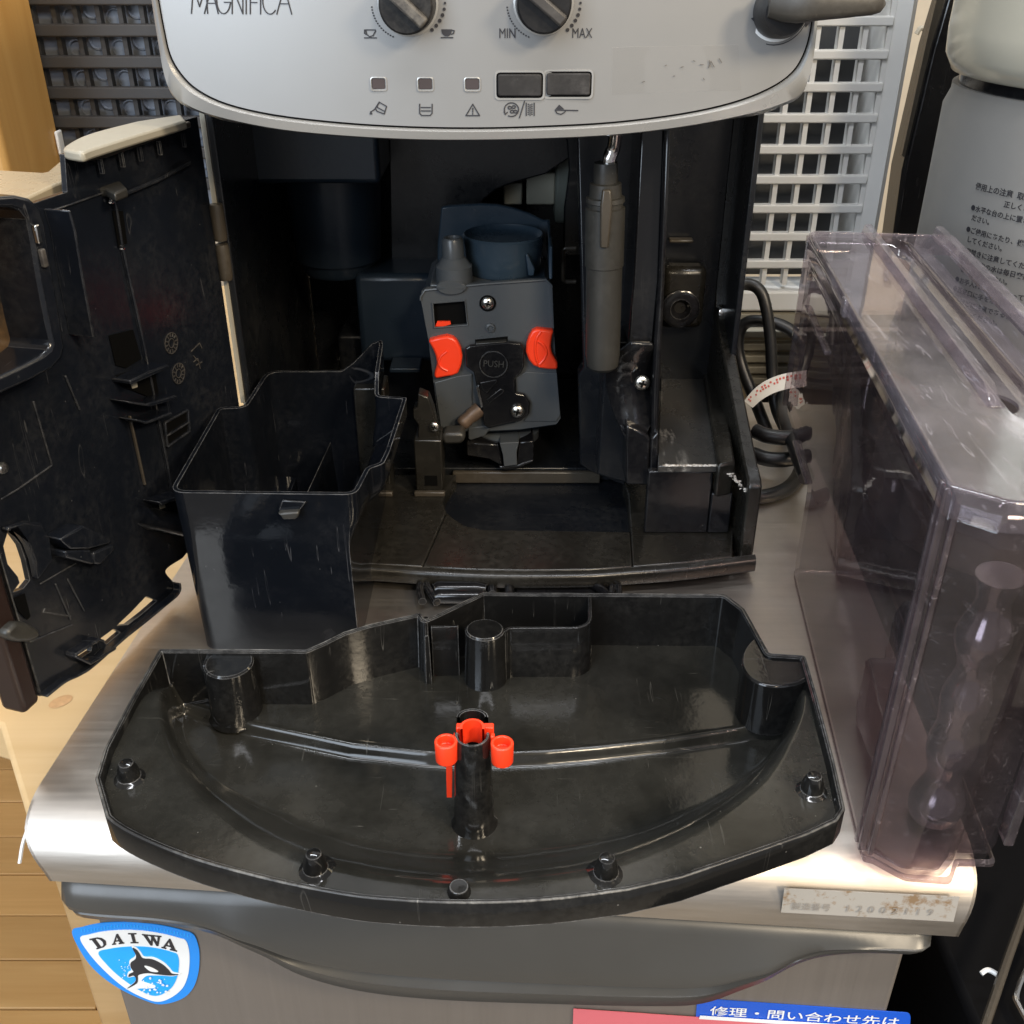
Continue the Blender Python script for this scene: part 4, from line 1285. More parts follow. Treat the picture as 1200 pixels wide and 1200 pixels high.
# ================================================================= SERVICE DOOR (a part of the machine, swung open to the left)
DH = Vector((-0.1495, 0.521, 0))
DE = Vector((-0.2983, -0.9545, 0)).normalized()
DN = Vector((0.9545, -0.2983, 0)).normalized()
def D(s, z, d=0.0): return DH + DE * s + DN * d + Vector((0, 0, z))
def dsz(px, py, d=0.0):
    p = onp(px, py, DH + DN * d, DN)
    return (p - DH).dot(DE), p.z
def DP_(pts, d=0.0, off=0.0):
    return [D(*dsz(a, b, d), d + off) for a, b in pts]
zT = 0.2290
zS = 0.2150
outer = [D(0.004, zT), D(0.0, zT - 0.01), D(*dsz(291, 476))]
edge_px = [(p.x, p.y) for p in catmull([Vector((a, b, 0)) for a, b in ((214, 654), (197, 665), (194.5, 672), (204, 684), (203, 696), (187, 710), (160, 732), (137, 750), (103, 780), (86, 791), (69, 799), (47, 816))], 4)]
outer = [D(0.003, zT), D(0.003, 0.035)] + DP_(edge_px) + [D(0.184, 0.0185), D(0.184, zS), D(0.102, zS), D(0.099, zT)]
holes = [DP_([(10, 620), (4, 640), (9, 661), (21, 676), (23, 683), (15, 694), (27, 690), (35, 680), (30, 657), (24, 639)]),
         DP_([(171, 699), (184, 704), (168, 718), (150, 732), (137, 733), (154, 717)]),
         DP_([(133, 737), (141, 741), (125, 755), (118, 748)]),
         DP_([(108, 756), (84, 769), (93, 772), (107, 763)])]
door = MB().prism_holes(outer, holes, -DN * 0.0025).build('service_door', M['door'], cm, 0)
# dark reddish outer edge strip at the free end
ed = DP_([(-30, 560), (0, 640), (46, 818), (20, 806), (0, 768), (-60, 600)], 0.0)
s_e, z_e = dsz(46, 815)
s_top = s_e + 0.0
def outer_shell(s): return -0.006 - 0.024 * math.sin(math.pi * min(1, max(0, (s + 0.004) / 0.20))) ** 0.6
# outer shell of the door: bulging silver skin
rs = []
for i in range(25):
    s = lerp(0.0, 0.188, i / 24)
    zb = 0.024 if s < 0.15 else lerp(0.024, 0.018, (s - 0.15) / 0.038)
    d = outer_shell(s)
    rs.append([D(s, zb, d), D(s, 0.2325, d), D(s, 0.2325, d - 0.0025), D(s, zb, d - 0.0025)])
sh = None
# cream top cap seen from above
inn = [dsz(a, b) for a, b in ((216, 136), (150, 157), (110, 173), (92, 178), (76, 176))]
capz = 0.2315
cp = PZ([(212, 134), (160, 142), (120, 152), (95, 160), (80, 168), (74, 173), (77, 175.5), (95, 178), (108, 174), (140, 164), (180, 152), (218, 141)], capz)
cp = [cp[0]] + catmull(cp[1:-1], 3) + [cp[-1]]
MB().prism(cp, (0, 0, -0.004)).build('door_cap', M['cream'], door, 0.001)
# grey ribbed side under the cap and the dark upper band
MB().prism(DP_([(217, 142), (108, 175), (95, 179), (78, 177), (76, 184), (90, 190), (120, 184), (160, 170), (218, 149)], 0.0, 0.0), DN * 0.003).build('cap_flange', M['rib'], door, 0.0006)
for px in (106, 131, 153, 176, 205):
    s_, z_ = dsz(px, 170 - (px - 106) * 0.27)
    MB().obox(D(s_, min(z_, 0.2235) - 0.002, 0.0032), DE, DN, EZ, 0.0006, 0.0008, 0.0030).build('flange_rib', M['door'], door)
# step ledges below the flange
def ledge(px, z, th, name='ledge', mat='door', parent=None, bev=0.0008):
    return MB().prism(PZ(px, z), (0, 0, -th)).build(name, M[mat], door if parent is None else parent, bev)
ledge([(76, 184), (120, 178), (160, 178.5), (163, 181), (158, 185), (118, 197), (105, 196), (95, 189)], 0.214, 0.004, mat='rib')
ledge([(118, 212), (165, 200), (208, 186), (222, 180), (222, 184), (170, 206), (135, 221)], 0.2035, 0.003)
# glossy black shelf over the chute, its wood reflection painted as tan
tan = simple('tan_reflection', (0.30, 0.25, 0.17), 0.28, var=0.1)
M['tan'] = tan
sh = PZ([(-60, 205), (0, 199), (50, 202), (55, 201), (74, 185), (92, 189), (116, 194.5), (113, 197), (92, 205), (80, 210), (66, 215), (30, 232), (0, 243), (-60, 262)], 0.216)
MB().prism(sh, (0, 0, -0.012)).build('chute_shelf', tan, door, 0.0015)
c = atz(86, 198, 0.2163)
MB().lathe(c, (0, 0, 1), [(0.0045, 0), (0.0045, 0.0006), (0.0030, 0.0012), (0, 0.0013)], 20, False, False, (1.2, 0.8)).build('shelf_screw', M['zinc'], door)
sh2 = PZ([(66, 215.5), (82, 208), (118, 209), (140, 211), (149, 220), (134, 226), (122, 220), (90, 219)], 0.2125)
MB().prism(sh2, (0, 0, -0.004)).build('latch_tongue', M['sleeve'], door, 0.001)
MB().prism(PZ([(80, 212), (90, 207), (114, 209.5), (96, 213)], 0.2133), (0, 0, -0.0006)).build('latch_recess', M['hole'], door)
# panel seam, upper ridge, folds
def rib(pxs, d, w, h, name='rib', mat='door', th=None):
    P = [D(*dsz(a, b), d) for a, b in pxs]
    return MB().ribbon(P, DN, w, h).build(name, M[mat], door, min(w, h) * .35)
rib([(128, 222), (133, 243), (140, 287), (165, 400), (180, 475), (200, 578)], 0.0, 0.0012, 0.0020, 'seam_rib')
rib([(136, 229), (180, 211), (218, 190)], 0.0, 0.0018, 0.003)
rib([(56, 248), (80, 240), (125, 224)], 0.0, 0.0008, 0.0010, 'crease')
rib([(60, 545), (20, 573), (0, 585)], 0.0, 0.0008, 0.0008, 'crease'); rib([(38, 470), (60, 545)], 0.0, 0.0008, 0.0008, 'crease')
rib([(75, 440), (92, 480)], 0.0, 0.0008, 0.0010, 'crease')
rib([(150, 487), (168, 568)], 0.0, 0.0010, 0.0016, 'crease', 'rib')
rib([(46, 684), (88, 660)], 0.0, 0.0007, 0.0007, 'crease'); rib([(64, 684), (82, 726)], 0.0, 0.0007, 0.0007, 'crease'); rib([(78, 678), (98, 716)], 0.0, 0.0007, 0.0007, 'crease')
rib([(34, 752), (84, 732)], 0.0, 0.0007, 0.0007, 'crease'); rib([(52, 713), (50, 717), (82, 722)], 0.0, 0.0006, 0.0006, 'crease')
# black slot near the top of the seam with bright worn ends
MB().prism(DP_([(130, 247), (142, 247), (147, 285), (137, 289)], 0.0, 0.0006), DN * 0.0004).build('slot', M['hole'], door)
for px, py in ((128, 235), (141, 289)):
    MB().lathe(D(*dsz(px, py), 0.0008), DN, [(0.0016, 0), (0.0012, 0.0012), (0, 0.0015)], 10, False, False).build('worn_tab', M['chrome'], door)
# clip pocket: window with ledges
MB().prism(DP_([(134, 440), (162, 430), (178, 427), (184, 461), (178, 467), (140, 452)], 0.0, 0.0006), DN * 0.0004).build('pocket', M['hole'], door)
MB().prism(DP_([(148, 442), (156, 440), (158, 453), (152, 455)], 0.0, 0.0012), DN * 0.0004).build('pocket_gap', M['cream'], door)
for a in ([(130, 443), (150, 434), (176, 424), (178, 428), (152, 440), (132, 448)], [(127, 467), (150, 470), (186, 460), (188, 464), (155, 474), (130, 470)], [(138, 488), (150, 491), (180, 480), (181, 483), (150, 494), (138, 490)]):
    MB().prism(DP_(a, 0.0, 0.0), DN * 0.010).build('pocket_ledge', M['door'], door, 0.0006)
MB().prism(DP_([(126, 393), (154, 386), (164, 420), (146, 431), (134, 428)], 0.0, 0.0006), DN * 0.0003).build('upper_pocket', M['hole'], door)
# small framed window
w_ = [(190, 495), (217, 480), (219, 505), (193, 523)]
MB().prism(DP_(w_, 0.0, 0.0005), DN * 0.0004).build('recess', M['hole'], door)
for a, b in ((0, 1), (1, 2), (2, 3), (3, 0)):
    rib([w_[a], w_[b]], 0.0006, 0.0012, 0.0016, 'recess_frame')
rib([(192, 510), (218, 494)], 0.0006, 0.0010, 0.0018, 'recess_frame')
# lower ledge and hinge rod
MB().prism(DP_([(166, 585), (198, 575), (200, 578), (170, 589)], 0.0, 0.0), DN * 0.010).build('lower_ledge', M['door'], door, 0.0006)
a, b = D(*dsz(140, 599), -0.010), D(*dsz(216, 616), 0.006)
MB().tube([a, lerp(a, b, .5), lerp(a, b, .52), b], [0.0066, 0.0066, 0.0062, 0.0060], 20).build('hinge_rod', M['door'], door)
MB().prism(DP_([(183, 588), (188, 587), (191, 594), (185, 596)], 0.0, 0.0012), DN * 0.0004).build('rod_gap', M['cream'], door)
# moulded date wheels
mb = MB()
for px, py in ((200, 402), (208.5, 437.5)):
    c = D(*dsz(px, py), 0.0002)
    for rr in (0.0024, 0.0053):
        ring = [[c + DE * (math.cos(a) * q) + EZ * (math.sin(a) * q) + DN * h for a in [i * math.pi / 10 for i in range(20)]] for q, h in ((rr, 0), (rr, 0.0004), (rr - 0.0004, 0.0004), (rr - 0.0004, 0))]
        mb.rings(ring)
    for k in range(12):
        a = k * math.pi / 6
        mb.obox(c + DE * (math.cos(a) * .0040) + EZ * (math.sin(a) * .0040) + DN * .0002, DE * math.cos(a) + EZ * math.sin(a), DN, -DE * math.sin(a) + EZ * math.cos(a), 0.0009, 0.0002, 0.0003)
mb.build('date_wheel', M['worn'], door)
mb = MB()
for seg in (((223, 412), (233, 402)), ((233, 402), (236, 408)), ((226, 417), (234, 426)), ((234, 432), (231, 420)), ((229, 428), (236, 424)), ((231, 420), (226, 424))):
    mb.ribbon([D(*dsz(*seg[0]), 0.0002), D(*dsz(*seg[1]), 0.0002)], DN, 0.0005, 0.0003)
mb.build('recycling_mark', M['worn'], door)
# coffee chute box, standing proud of the panel at the left
ch_o = [(-70, 236), (20, 229), (36, 233), (47, 243), (53, 262), (62, 320), (71, 372), (76, 408), (73, 420), (62, 432), (34, 447), (0, 462), (-70, 490)]
ch_i = [(-70, 246), (12, 243), (26, 247), (34, 257), (38, 280), (46, 330), (55, 376), (61, 402), (58, 410), (48, 418), (28, 428), (0, 441), (-70, 466)]
dd = 0.020
def DPd(pts, d): return [D(*dsz(a, b, d), d) for a, b in pts]
O2 = DPd(ch_o, dd); I2 = DPd(ch_i, dd)
Ob = [p - DN * dd for p in O2]; Ib = [p - DN * (dd - 0.002) + (DE * 0.002) for p in I2]
MB().rings([Ob, O2, I2, Ib], True).build('coffee_chute', M['door'], door, 0.0012)
stain, nt, bs = nodes('coffee_stain')
cc = coords(nt)
nt.links.new(mixc(nt, ramp(nt, noise(nt, cc, 38, 5, 0.65), [(0.40, g(0)), (0.66, g(1))]), (0.014, 0.012, 0.010, 1), (0.13, 0.075, 0.032, 1)), bs.inputs['Base Color'])
nt.links.new(ramp(nt, noise(nt, cc, 60, 4), [(0.3, g(0.25)), (0.7, g(0.6))]), bs.inputs['Roughness'])
M['stain'] = stain
MB().prism([p + DN * 0.0005 for p in Ib], DN * -0.001).build('chute_floor', stain, door)
rib([(52, 244), (59, 268), (66, 310), (82, 392)], 0.0, 0.0012, 0.012, 'chute_rib')
for px, py, l in ((41, 274, 8), (48, 302, 9)):
    s_, z_ = dsz(px, py, dd)
    MB().obox(D(s_, z_, dd + 0.001), DE, DN, EZ, 0.0012, 0.001, 0.0034).build('chute_clip', M['chrome'] if l == 8 else M['worn'], door, 0.0005)
# lower fittings
kb = [dsz(a, b, 0.006) for a, b in ((9, 740), (20, 729), (32, 730), (47, 738), (48, 747), (36, 753), (18, 752), (10, 748))]
MB().prism([D(s_, z_, 0.006) for s_, z_ in kb], -DN * 0.006).build('lock_tab', M['sleeve'], door, 0.002)
for px in ([(50, 628), (78, 612), (112, 628), (108, 634), (84, 640), (62, 640)], [(56, 642), (86, 640), (92, 656), (88, 658), (58, 650)], [(89, 644), (113, 634), (115, 641), (98, 658), (90, 657)]):
    MB().prism(DP_(px, 0.0, 0.0), DN * 0.009).build('lock_bracket', M['door'], door, 0.0008)
MB().prism(DP_([(0, 616), (20, 609), (40, 612), (50, 628), (54, 655), (36, 678), (31, 655), (24, 637), (10, 618), (0, 622)], 0.0, 0.0), DN * 0.004).build('boss', M['door'], door, 0.0015)
MB().prism(DP_([(14, 700), (27, 695), (34, 722), (30, 726), (20, 716)], 0.0, 0.0006), DN * 0.0003).build('notch', M['hole'], door)
MB().prism(DP_([(74, 766), (104, 747), (122, 750), (124, 757), (100, 779), (78, 773)], 0.0, -0.0), DN * 0.005).build('edge_bracket', M['door'], door, 0.0008) if False else None
rib([(76, 765), (104, 747), (110, 749)], 0.0, 0.0014, 0.006, 'edge_bracket'); rib([(76, 766), (94, 775), (124, 757)], 0.0, 0.0014, 0.006, 'edge_bracket')
rib([(a - 1.5, b - 2.0) for a, b in edge_px[12:]], 0.0, 0.0011, 0.0045, 'bottom_flange', 'door')
c = D(*dsz(0, 548), 0.001)
MB().lathe(c, DN, [(0.0026, 0), (0.002, 0.0014), (0, 0.0018)], 14, False, False).build('door_screw', M['zinc'], door)
# outer edge strip at the free end (brownish)
s0, z0 = dsz(46, 816)
MB().obox(D(s0 + 0.0065, 0.13, -0.004), DE, DN, EZ, 0.005, 0.006, 0.1115).build('edge_strip', simple('edge_brown', (0.018, 0.009, 0.007), 0.35), door, 0.002)
# outer skin of the door
rs = []
for i in range(25):
    s = lerp(0.001, 0.190, i / 24)
    d = -0.004 - 0.020 * math.sin(math.pi * i / 24) ** 0.7
    rs.append([D(s, 0.060, d), D(s, 0.2270, d), D(s, 0.2270, d - 0.0022), D(s, 0.060, d - 0.0022)])
MB().rings(rs, True, True, True).build('outer_skin', M['cream'], door, 0, 40) if False else None
# ================================================================= BREW UNIT
BU = 0.562
bg_ = thing('brew_unit', 'slate grey brewing unit with red clips and a black push latch inside the machine', 'brew unit', tuple(aty(575, 545, BU + 0.03)))
def BP(pts, lift=0.0): return PY(pts, BU - lift)
def z3(pts): return zoom(pts, 480, 200, 6)
def z4(pts): return zoom(pts, 480, 370, 6)
def fil(pts, r, n=4): return [(p.x, p.y) for p in fillet([Vector((a, b, 0)) for a, b in pts], r, n)]
pl = fil([(494, 341), (500, 338), (566, 332), (640, 327), (646, 333), (649, 384), (652, 437), (657, 490), (652, 497), (610, 503), (570, 505), (520, 504), (515, 501), (508, 448), (502, 398), (493, 350)], 3)
win = z3([(160, 930), (390, 912), (408, 1085), (175, 1105)])
body_b = PY([(cx_ + (575 - cx_) * .02, cy_ + 2) for cx_, cy_ in pl], BU + 0.0035)
MB().prism(body_b, (0.001, 0.060, 0.0)).build('body', M['slate_dark'], bg_, 0.001)
fp_ = MB().prism_holes(BP(pl), [BP(win)], (0, 0.0030, 0)).build('front_plate', M['slate'], bg_, 0.0008)
# window: recess and the red tongue inside
MB().prism(PY(z3([(150, 920), (400, 900), (420, 1095), (165, 1115)]), BU + 0.0032), (0, 0.0002, 0)).build('window_recess', M['hole'], fp_)
MB().prism(PY(z3([(180, 1095), (195, 1060), (285, 1060), (290, 1080), (240, 1095)]), BU + 0.0012), (0, 0.0012, 0)).build('red_tongue', M['red'], bg_)
rimw = BP(win, 0.0004)
MB().tube(rimw + [rimw[0]], 0.0006, 6).build('window_rim', M['slate'], fp_)
edge = BP([(493, 352), (493, 348), (498, 340), (566, 333), (640, 328), (646, 334), (648, 384)], 0.0006)
MB().tube(edge, 0.0007, 6).build('edge_bead', M['slate'], fp_)
# upper hood: back plate with a curved edge, side fin, bowl
hd = [(513, 285), (517, 243), (528, 241), (563, 239), (583, 240), (600, 243.5), (620, 250), (636, 258), (645, 258.5), (645, 300), (643, 330), (512, 336)]
MB().prism(PY(hd, BU + 0.052), (0, 0.004, 0)).build('hood', M['hood'], bg_, 0.001)
a, b = aty(645, 258, BU + 0.052), aty(644, 326, BU + 0.004)
MB().prism([Vector((a.x - 0.002, BU + 0.002, b.z)), Vector((a.x - 0.002, BU + 0.051, b.z + 0.004)), Vector((a.x - 0.002, BU + 0.051, a.z)), Vector((a.x - 0.002, BU + 0.035, a.z - 0.004)), Vector((a.x - 0.002, BU + 0.012, b.z + 0.016))], (0.002, 0, 0)).build('side_fin', M['hood'], bg_, 0.0006)
c = aty(590, 300, BU + 0.028)
zt = aty(590, 262, BU + 0.046).z
zb = aty(590, 318, BU + 0.008).z - 0.006
MB().lathe((c.x, BU + 0.029, zb), (0, 0, 1), [(0.0205, 0), (0.0215, 0.002), (0.0225, 0.012), (0.0232, (zt - zb) * .8), (0.0236, zt - zb - 0.002), (0.0225, zt - zb - 0.001), (0.0215, zt - zb - 0.003), (0.0195, zt - zb - 0.0045), (0.012, zt - zb - 0.0045), (0, zt - zb - 0.004)], 48, True, False, (1, 0.92), (1, 0, 0)).build('bowl', M['hood'], bg_, 0, 40)
t0 = aty(575, 333, BU + 0.001)
MB().box(aty(503, 337, BU).x, aty(643, 330, BU).x, BU + 0.004, BU + 0.055, t0.z - 0.006, t0.z - 0.001).build('deck', M['slate'], bg_, 0.001)
MB().prism(PY(z3([(815, 590), (830, 585), (880, 690), (875, 740), (835, 740)]), BU + 0.010), (0, 0.004, 0)).build('hood_web', M['hood'], bg_, 0.0006)
# stepped nozzle on the left
c0, c1, c2, c3 = (aty(533, p, BU + 0.008) for p in (334, 309, 303, 277))
MB().lathe(c0, (-0.02, 0, 1), [(0.0103, -0.001), (0.0103, c1.z - c0.z - 0.001), (0.0090, c1.z - c0.z), (0.0072, c2.z - c0.z), (0.0062, c2.z - c0.z + 0.001), (0.0060, c3.z - c0.z - 0.002), (0.0050, c3.z - c0.z - 0.0005), (0.004, c3.z - c0.z - 0.0005), (0.0035, c3.z - c0.z - 0.004), (0, c3.z - c0.z - 0.004)], 32, True, False).build('nozzle', M['slate'], bg_, 0, 35)
MB().lathe(aty(529, 336, BU - 0.0005), (0, -1, -0.1), [(0.0085, -0.002), (0.0085, 0.0012), (0.0075, 0.002), (0, 0.002)], 28, False, False, (1, 0.5), (1, 0, 0)).build('nozzle_foot', M['slate'], bg_, 0, 40)
screw(571.5, 355, BU - 0.0008, 0.0036, bg_)
MB().lathe(aty(571.5, 355.5, BU - 0.0002), (0, -1, 0), [(0.0048, 0), (0.0046, 0.0005), (0.0037, 0.0004)], 24, False, False).build('screw_well', M['hole'], bg_)
MB().lathe(aty(574.5, 384, BU - 0.0002), (0, -1, 0), [(0.0028, 0), (0.0026, 0.0010), (0.0016, 0.0013), (0.0012, 0.0004), (0, 0.0004)], 20, False, False).build('dimple', M['slate'], bg_)
# red clips
for pts, cav in (([(130, 176), (200, 156), (262, 145), (305, 158), (332, 182), (358, 232), (371, 290), (362, 350), (340, 408), (300, 424), (262, 430), (182, 446), (174, 425), (176, 400), (188, 365), (192, 330), (183, 285), (165, 240)], [(262, 250), (222, 285), (205, 330), (225, 365), (268, 388)]),
                 ([(838, 150), (862, 110), (895, 95), (950, 100), (1016, 106), (1004, 140), (998, 180), (994, 220), (1000, 262), (1020, 300), (1040, 335), (1042, 380), (985, 380), (920, 372), (870, 352), (838, 312), (818, 255), (822, 200)], [(925, 110), (892, 160), (882, 230), (892, 300), (915, 360)])):
    pp = BP(z4(pts), 0.0045)
    rc = MB().prism(pp, (0, 0.012, 0)).build('red_clip', M['red'], bg_, 0.0012)
    MB().tube(BP(z4(catmull([Vector((a, b, 0)) for a, b in cav], 4) and [(p.x, p.y) for p in catmull([Vector((a, b, 0)) for a, b in cav], 4)]), 0.0046), 0.0007, 8).build('clip_ridge', M['red'], rc)
MB().tube(BP(z4([(p.x, p.y) for p in catmull([Vector(q + (0,)) for q in ((905, 180), (940, 205), (962, 255), (945, 305), (915, 340))], 4)]), 0.0046), 0.0008, 8).build('clip_ridge', M['red'], rc)
# side wings below the clips
MB().prism(BP(z4(fil([(172, 470), (330, 425), (440, 410), (440, 640), (400, 740), (240, 803), (218, 790)], 8)), 0.0012), (0, 0.0011, 0)).build('wing_plate', M['slate'], bg_, 0.0006)
MB().prism(BP(z4(fil([(745, 440), (820, 395), (900, 400), (1036, 402), (1060, 700), (1030, 745), (800, 742), (840, 690), (846, 610), (805, 552), (748, 545)], 8)), 0.0012), (0, 0.0011, 0)).build('wing_plate', M['slate'], bg_, 0.0006)
# latch
lt = fil([(460, 206), (560, 196), (690, 184), (782, 196), (806, 240), (806, 360), (782, 410), (738, 440), (746, 545), (808, 556), (846, 612), (840, 690), (782, 742), (660, 766), (552, 792), (520, 770), (510, 650), (490, 570), (470, 500), (450, 400), (398, 362), (390, 230), (420, 212)], 12, 4)
la = MB().prism(BP(z4(lt), 0.0048), (0, 0.0034, 0)).build('push_latch', M['black'], bg_, 0.0010)
c = aty(480 + 590 / 6, 370 + 340 / 6, BU - 0.0049)
MB().lathe(c, (0, -1, 0), [(0.0084, 0), (0.0082, 0.0009), (0.0077, 0.0009), (0.0074, 0.0001)], 40, False, False).build('push_ring', M['black'], la, 0, 60)
lettering('PUSH', c + Vector((0, -0.0001, -0.0016)), Vector((0.998, 0, -0.06)), Vector((0.06, 0, 0.998)), 0.0056, M['sleeve'], la, 0.00005, 'CENTER', 0.0003, 0.92)
for pts in ([(495, 470), (610, 448), (620, 462), (545, 545), (515, 530)], [(540, 590), (640, 512), (668, 524), (655, 545), (560, 620)]):
    MB().prism(BP(z4(fil(pts, 6)), 0.0058), (0, 0.0011, 0)).build('arrow_ridge', M['black'], la, 0.0005)
MB().prism(BP(z4([(468, 505), (486, 498), (516, 640), (503, 648)]), 0.0060), (0, 0.0014, 0)).build('spring_strip', M['chrome'], la)
MB().prism(BP(z4([(460, 168), (690, 145), (690, 178), (462, 200)]), 0.0002), (0, 0.0004, 0)).build('latch_slot', M['hole'], bg_)
MB().prism(BP(z4([(465, 196), (680, 180), (682, 192), (466, 208)]), 0.0042), (0, 0.004, 0)).build('latch_lip', M['sleeve'], la, 0.0004)
screw(480 + 758 / 6, 370 + 668 / 6, BU - 0.0052, 0.0042, bg_)
# drain spout, grey tab and the locking knob below
a, b = aty(541, 497, BU - 0.006), aty(562, 479, BU - 0.001)
MB().lathe(a, b - a, [(0.0028, -0.001), (0.0040, 0), (0.0044, 0.002), (0.0040, 0.006), (0.0046, 0.008), (0.0046, (b - a).length)], 20).build('drain_spout', M['copper'], bg_, 0, 40)
MB().prism(PY(z4(fil([(410, 790), (470, 780), (560, 772), (570, 795), (530, 845), (430, 878), (412, 868)], 10)), BU - 0.001), (0, 0.006, 0)).build('grey_tab', M['slate'], bg_, 0.001)
kx = aty(480 + 690 / 6, 540, BU + 0.012).x
q = lambda p: aty(575, p, BU + 0.012).z
MB().lathe((kx - 0.001, BU + 0.018, q(522)), (0, 0, 1), [(0.018, 0.003), (0.0205, 0.004), (0.0205, q(507) - q(522)), (0.018, q(507) - q(522) + 0.001)], 40, True, True, (1, .8), (1, 0, 0)).build('knob_flange', M['slate'], bg_, 0, 40)
MB().prism(PY(z4([(400, 890), (630, 905), (655, 1060), (560, 1010), (400, 985)]), BU - 0.002), (0, 0.02, 0)).build('knob_wing', M['black'], bg_, 0.001)
MB().prism(PY(z4([(770, 890), (872, 880), (872, 1010), (765, 1050), (750, 1060)]), BU - 0.002), (0, 0.02, 0)).build('knob_wing', M['black'], bg_, 0.001)
MB().prism(PY(z4(fil([(632, 895), (770, 888), (752, 960), (756, 1050), (664, 1062), (655, 980)], 6)), BU - 0.005), (0, 0.022, 0)).build('knob_grip', M['slate'], bg_, 0.001)
MB().prism(PY(z4([(625, 1058), (660, 1060), (760, 1048), (870, 1012), (870, 1030), (770, 1072), (680, 1088), (632, 1075)]), BU - 0.003), (0, 0.02, 0)).build('knob_base', M['black'], bg_, 0.001)

# ================================================================= GROUNDS BIN
gb = thing('grounds_bin', 'open navy black plastic grounds bin standing left of the machine base', 'bin', (-0.11, 0.46, 0))
ZR = 0.090
P2 = [(-0.1525, 0.3985, ZR), (-0.0690, 0.3965, ZR), (-0.0675, 0.409, ZR), (-0.0660, 0.4215, ZR), (-0.0600, 0.4265, ZR), (-0.0585, 0.4400, ZR), (-0.0560, 0.5030, ZR), (-0.0715, 0.5060, ZR), (-0.0716, 0.5150, 0.1000), (-0.0712, 0.5350, 0.1075), (-0.0725, 0.5420, 0.1080), (-0.0780, 0.5425, 0.1060), (-0.0890, 0.5420, 0.0950), (-0.0960, 0.5415, ZR), (-0.1385, 0.5410, ZR), (-0.1405, 0.4915, ZR), (-0.1535, 0.4905, ZR)]
rads = [0.008, 0.009, 0.002, 0.004, 0.006, 0.004, 0.002, 0.002, 0.002, 0.004, 0.004, 0.004, 0.004, 0.004, 0.010, 0.005, 0.004]
top = fillet(P2, rads, 5)
bot2 = [(-0.1495, 0.4065), (-0.0770, 0.4045), (-0.0755, 0.415), (-0.075, 0.4225), (-0.0745, 0.4275), (-0.0745, 0.4400), (-0.0745, 0.5030), (-0.0745, 0.5060), (-0.0745, 0.5150), (-0.0745, 0.5300), (-0.0755, 0.5340), (-0.0800, 0.5345), (-0.0890, 0.5345), (-0.0960, 0.5345), (-0.1365, 0.5340), (-0.1375, 0.4915), (-0.1500, 0.4905)]
bot = fillet([(a, b, 0) for a, b in bot2], rads, 5)
if len(bot) != len(top):
    bot = [Vector((lerp(p.x, -0.112, .03) + 0.0, lerp(p.y, 0.47, .045), 0)) for p in top]
    bot = [Vector((min(p.x, -0.0745), p.y, 0)) for p in bot]
def bin_outer(f): return [Vector((lerp(b.x, t.x, f if t.x < -0.0745 or f > .55 else 0.0 + f * 0), lerp(b.y, t.y, f), 0)) for b, t in zip(bot, top)]
tz = [p.z for p in top]
lv = [(0.0, 0.0005)]
def lvl(f):
    out = []
    for b, t in zip(bot, top):
        k = f if t.x < -0.0745 else sm(0.66, 0.88, f)
        out.append(Vector((lerp(b.x, t.x, k), lerp(b.y, t.y, f), 0.0005 + (t.z - 0.0005) * f)))
    return out
outs = [lvl(f) for f in (0, 0.4, 0.66, 0.72, 0.78, 0.84, 0.9, 1.0)]
def ins(r, d):
    o = offset2([(p.x, p.y) for p in r], d)
    return [Vector((a.x, a.y, p.z)) for a, p in zip(o, r)]
inns = [ins(lvl(f), 0.0020) for f in (1.0, 0.9, 0.84, 0.78, 0.72, 0.66, 0.4)] + [[Vector((p.x, p.y, 0.003)) for p in ins(lvl(0), 0.0022)]]
bn = MB().rings(outs + inns, True, True, True).build('bin_body', M['bin'], gb, 0.0005, 40)
# rim highlight bead, fin and ribs inside, front tab
MB().prism([Vector((-0.1085, 0.425, 0.0032)), Vector((-0.1020, 0.425, 0.0032)), Vector((-0.1052, 0.425, 0.060))], (0.002, 0.100, -0.006)).build('inner_fin', M['bin'], gb, 0.001)
for x0, x1 in ((-0.146, -0.126), (-0.092, -0.078)):
    MB().tube(catmull([Vector((x0, 0.462, 0.030)), Vector((lerp(x0, x1, .8), 0.463, 0.030)), Vector((x1, 0.460, 0.0275))] if x0 < -0.1 else [Vector((x1, 0.462, 0.030)), Vector((lerp(x1, x0, .8), 0.463, 0.030)), Vector((x0, 0.460, 0.0275))], 4), 0.0013, 8).build('inner_rib', M['bin'], gb)
    MB().box(x0, x1, 0.463, 0.53, 0.003, 0.029).build('inner_step', M['bin'], gb, 0.002)
tb = [aty(a, b, 0.3965) for a, b in ((327, 597), (331, 600), (333, 604), (348, 604), (352, 600), (352, 595))]
MB().prism(tb, (0, -0.004, 0)).build('front_tab', M['sleeve'], gb, 0.0008)
MB().prism([aty(a, b, 0.3968) for a, b in ((331, 585), (359, 587), (352, 597), (327, 597))], (0, -0.0012, 0)).build('tab_web', M['bin'], gb, 0.0004)

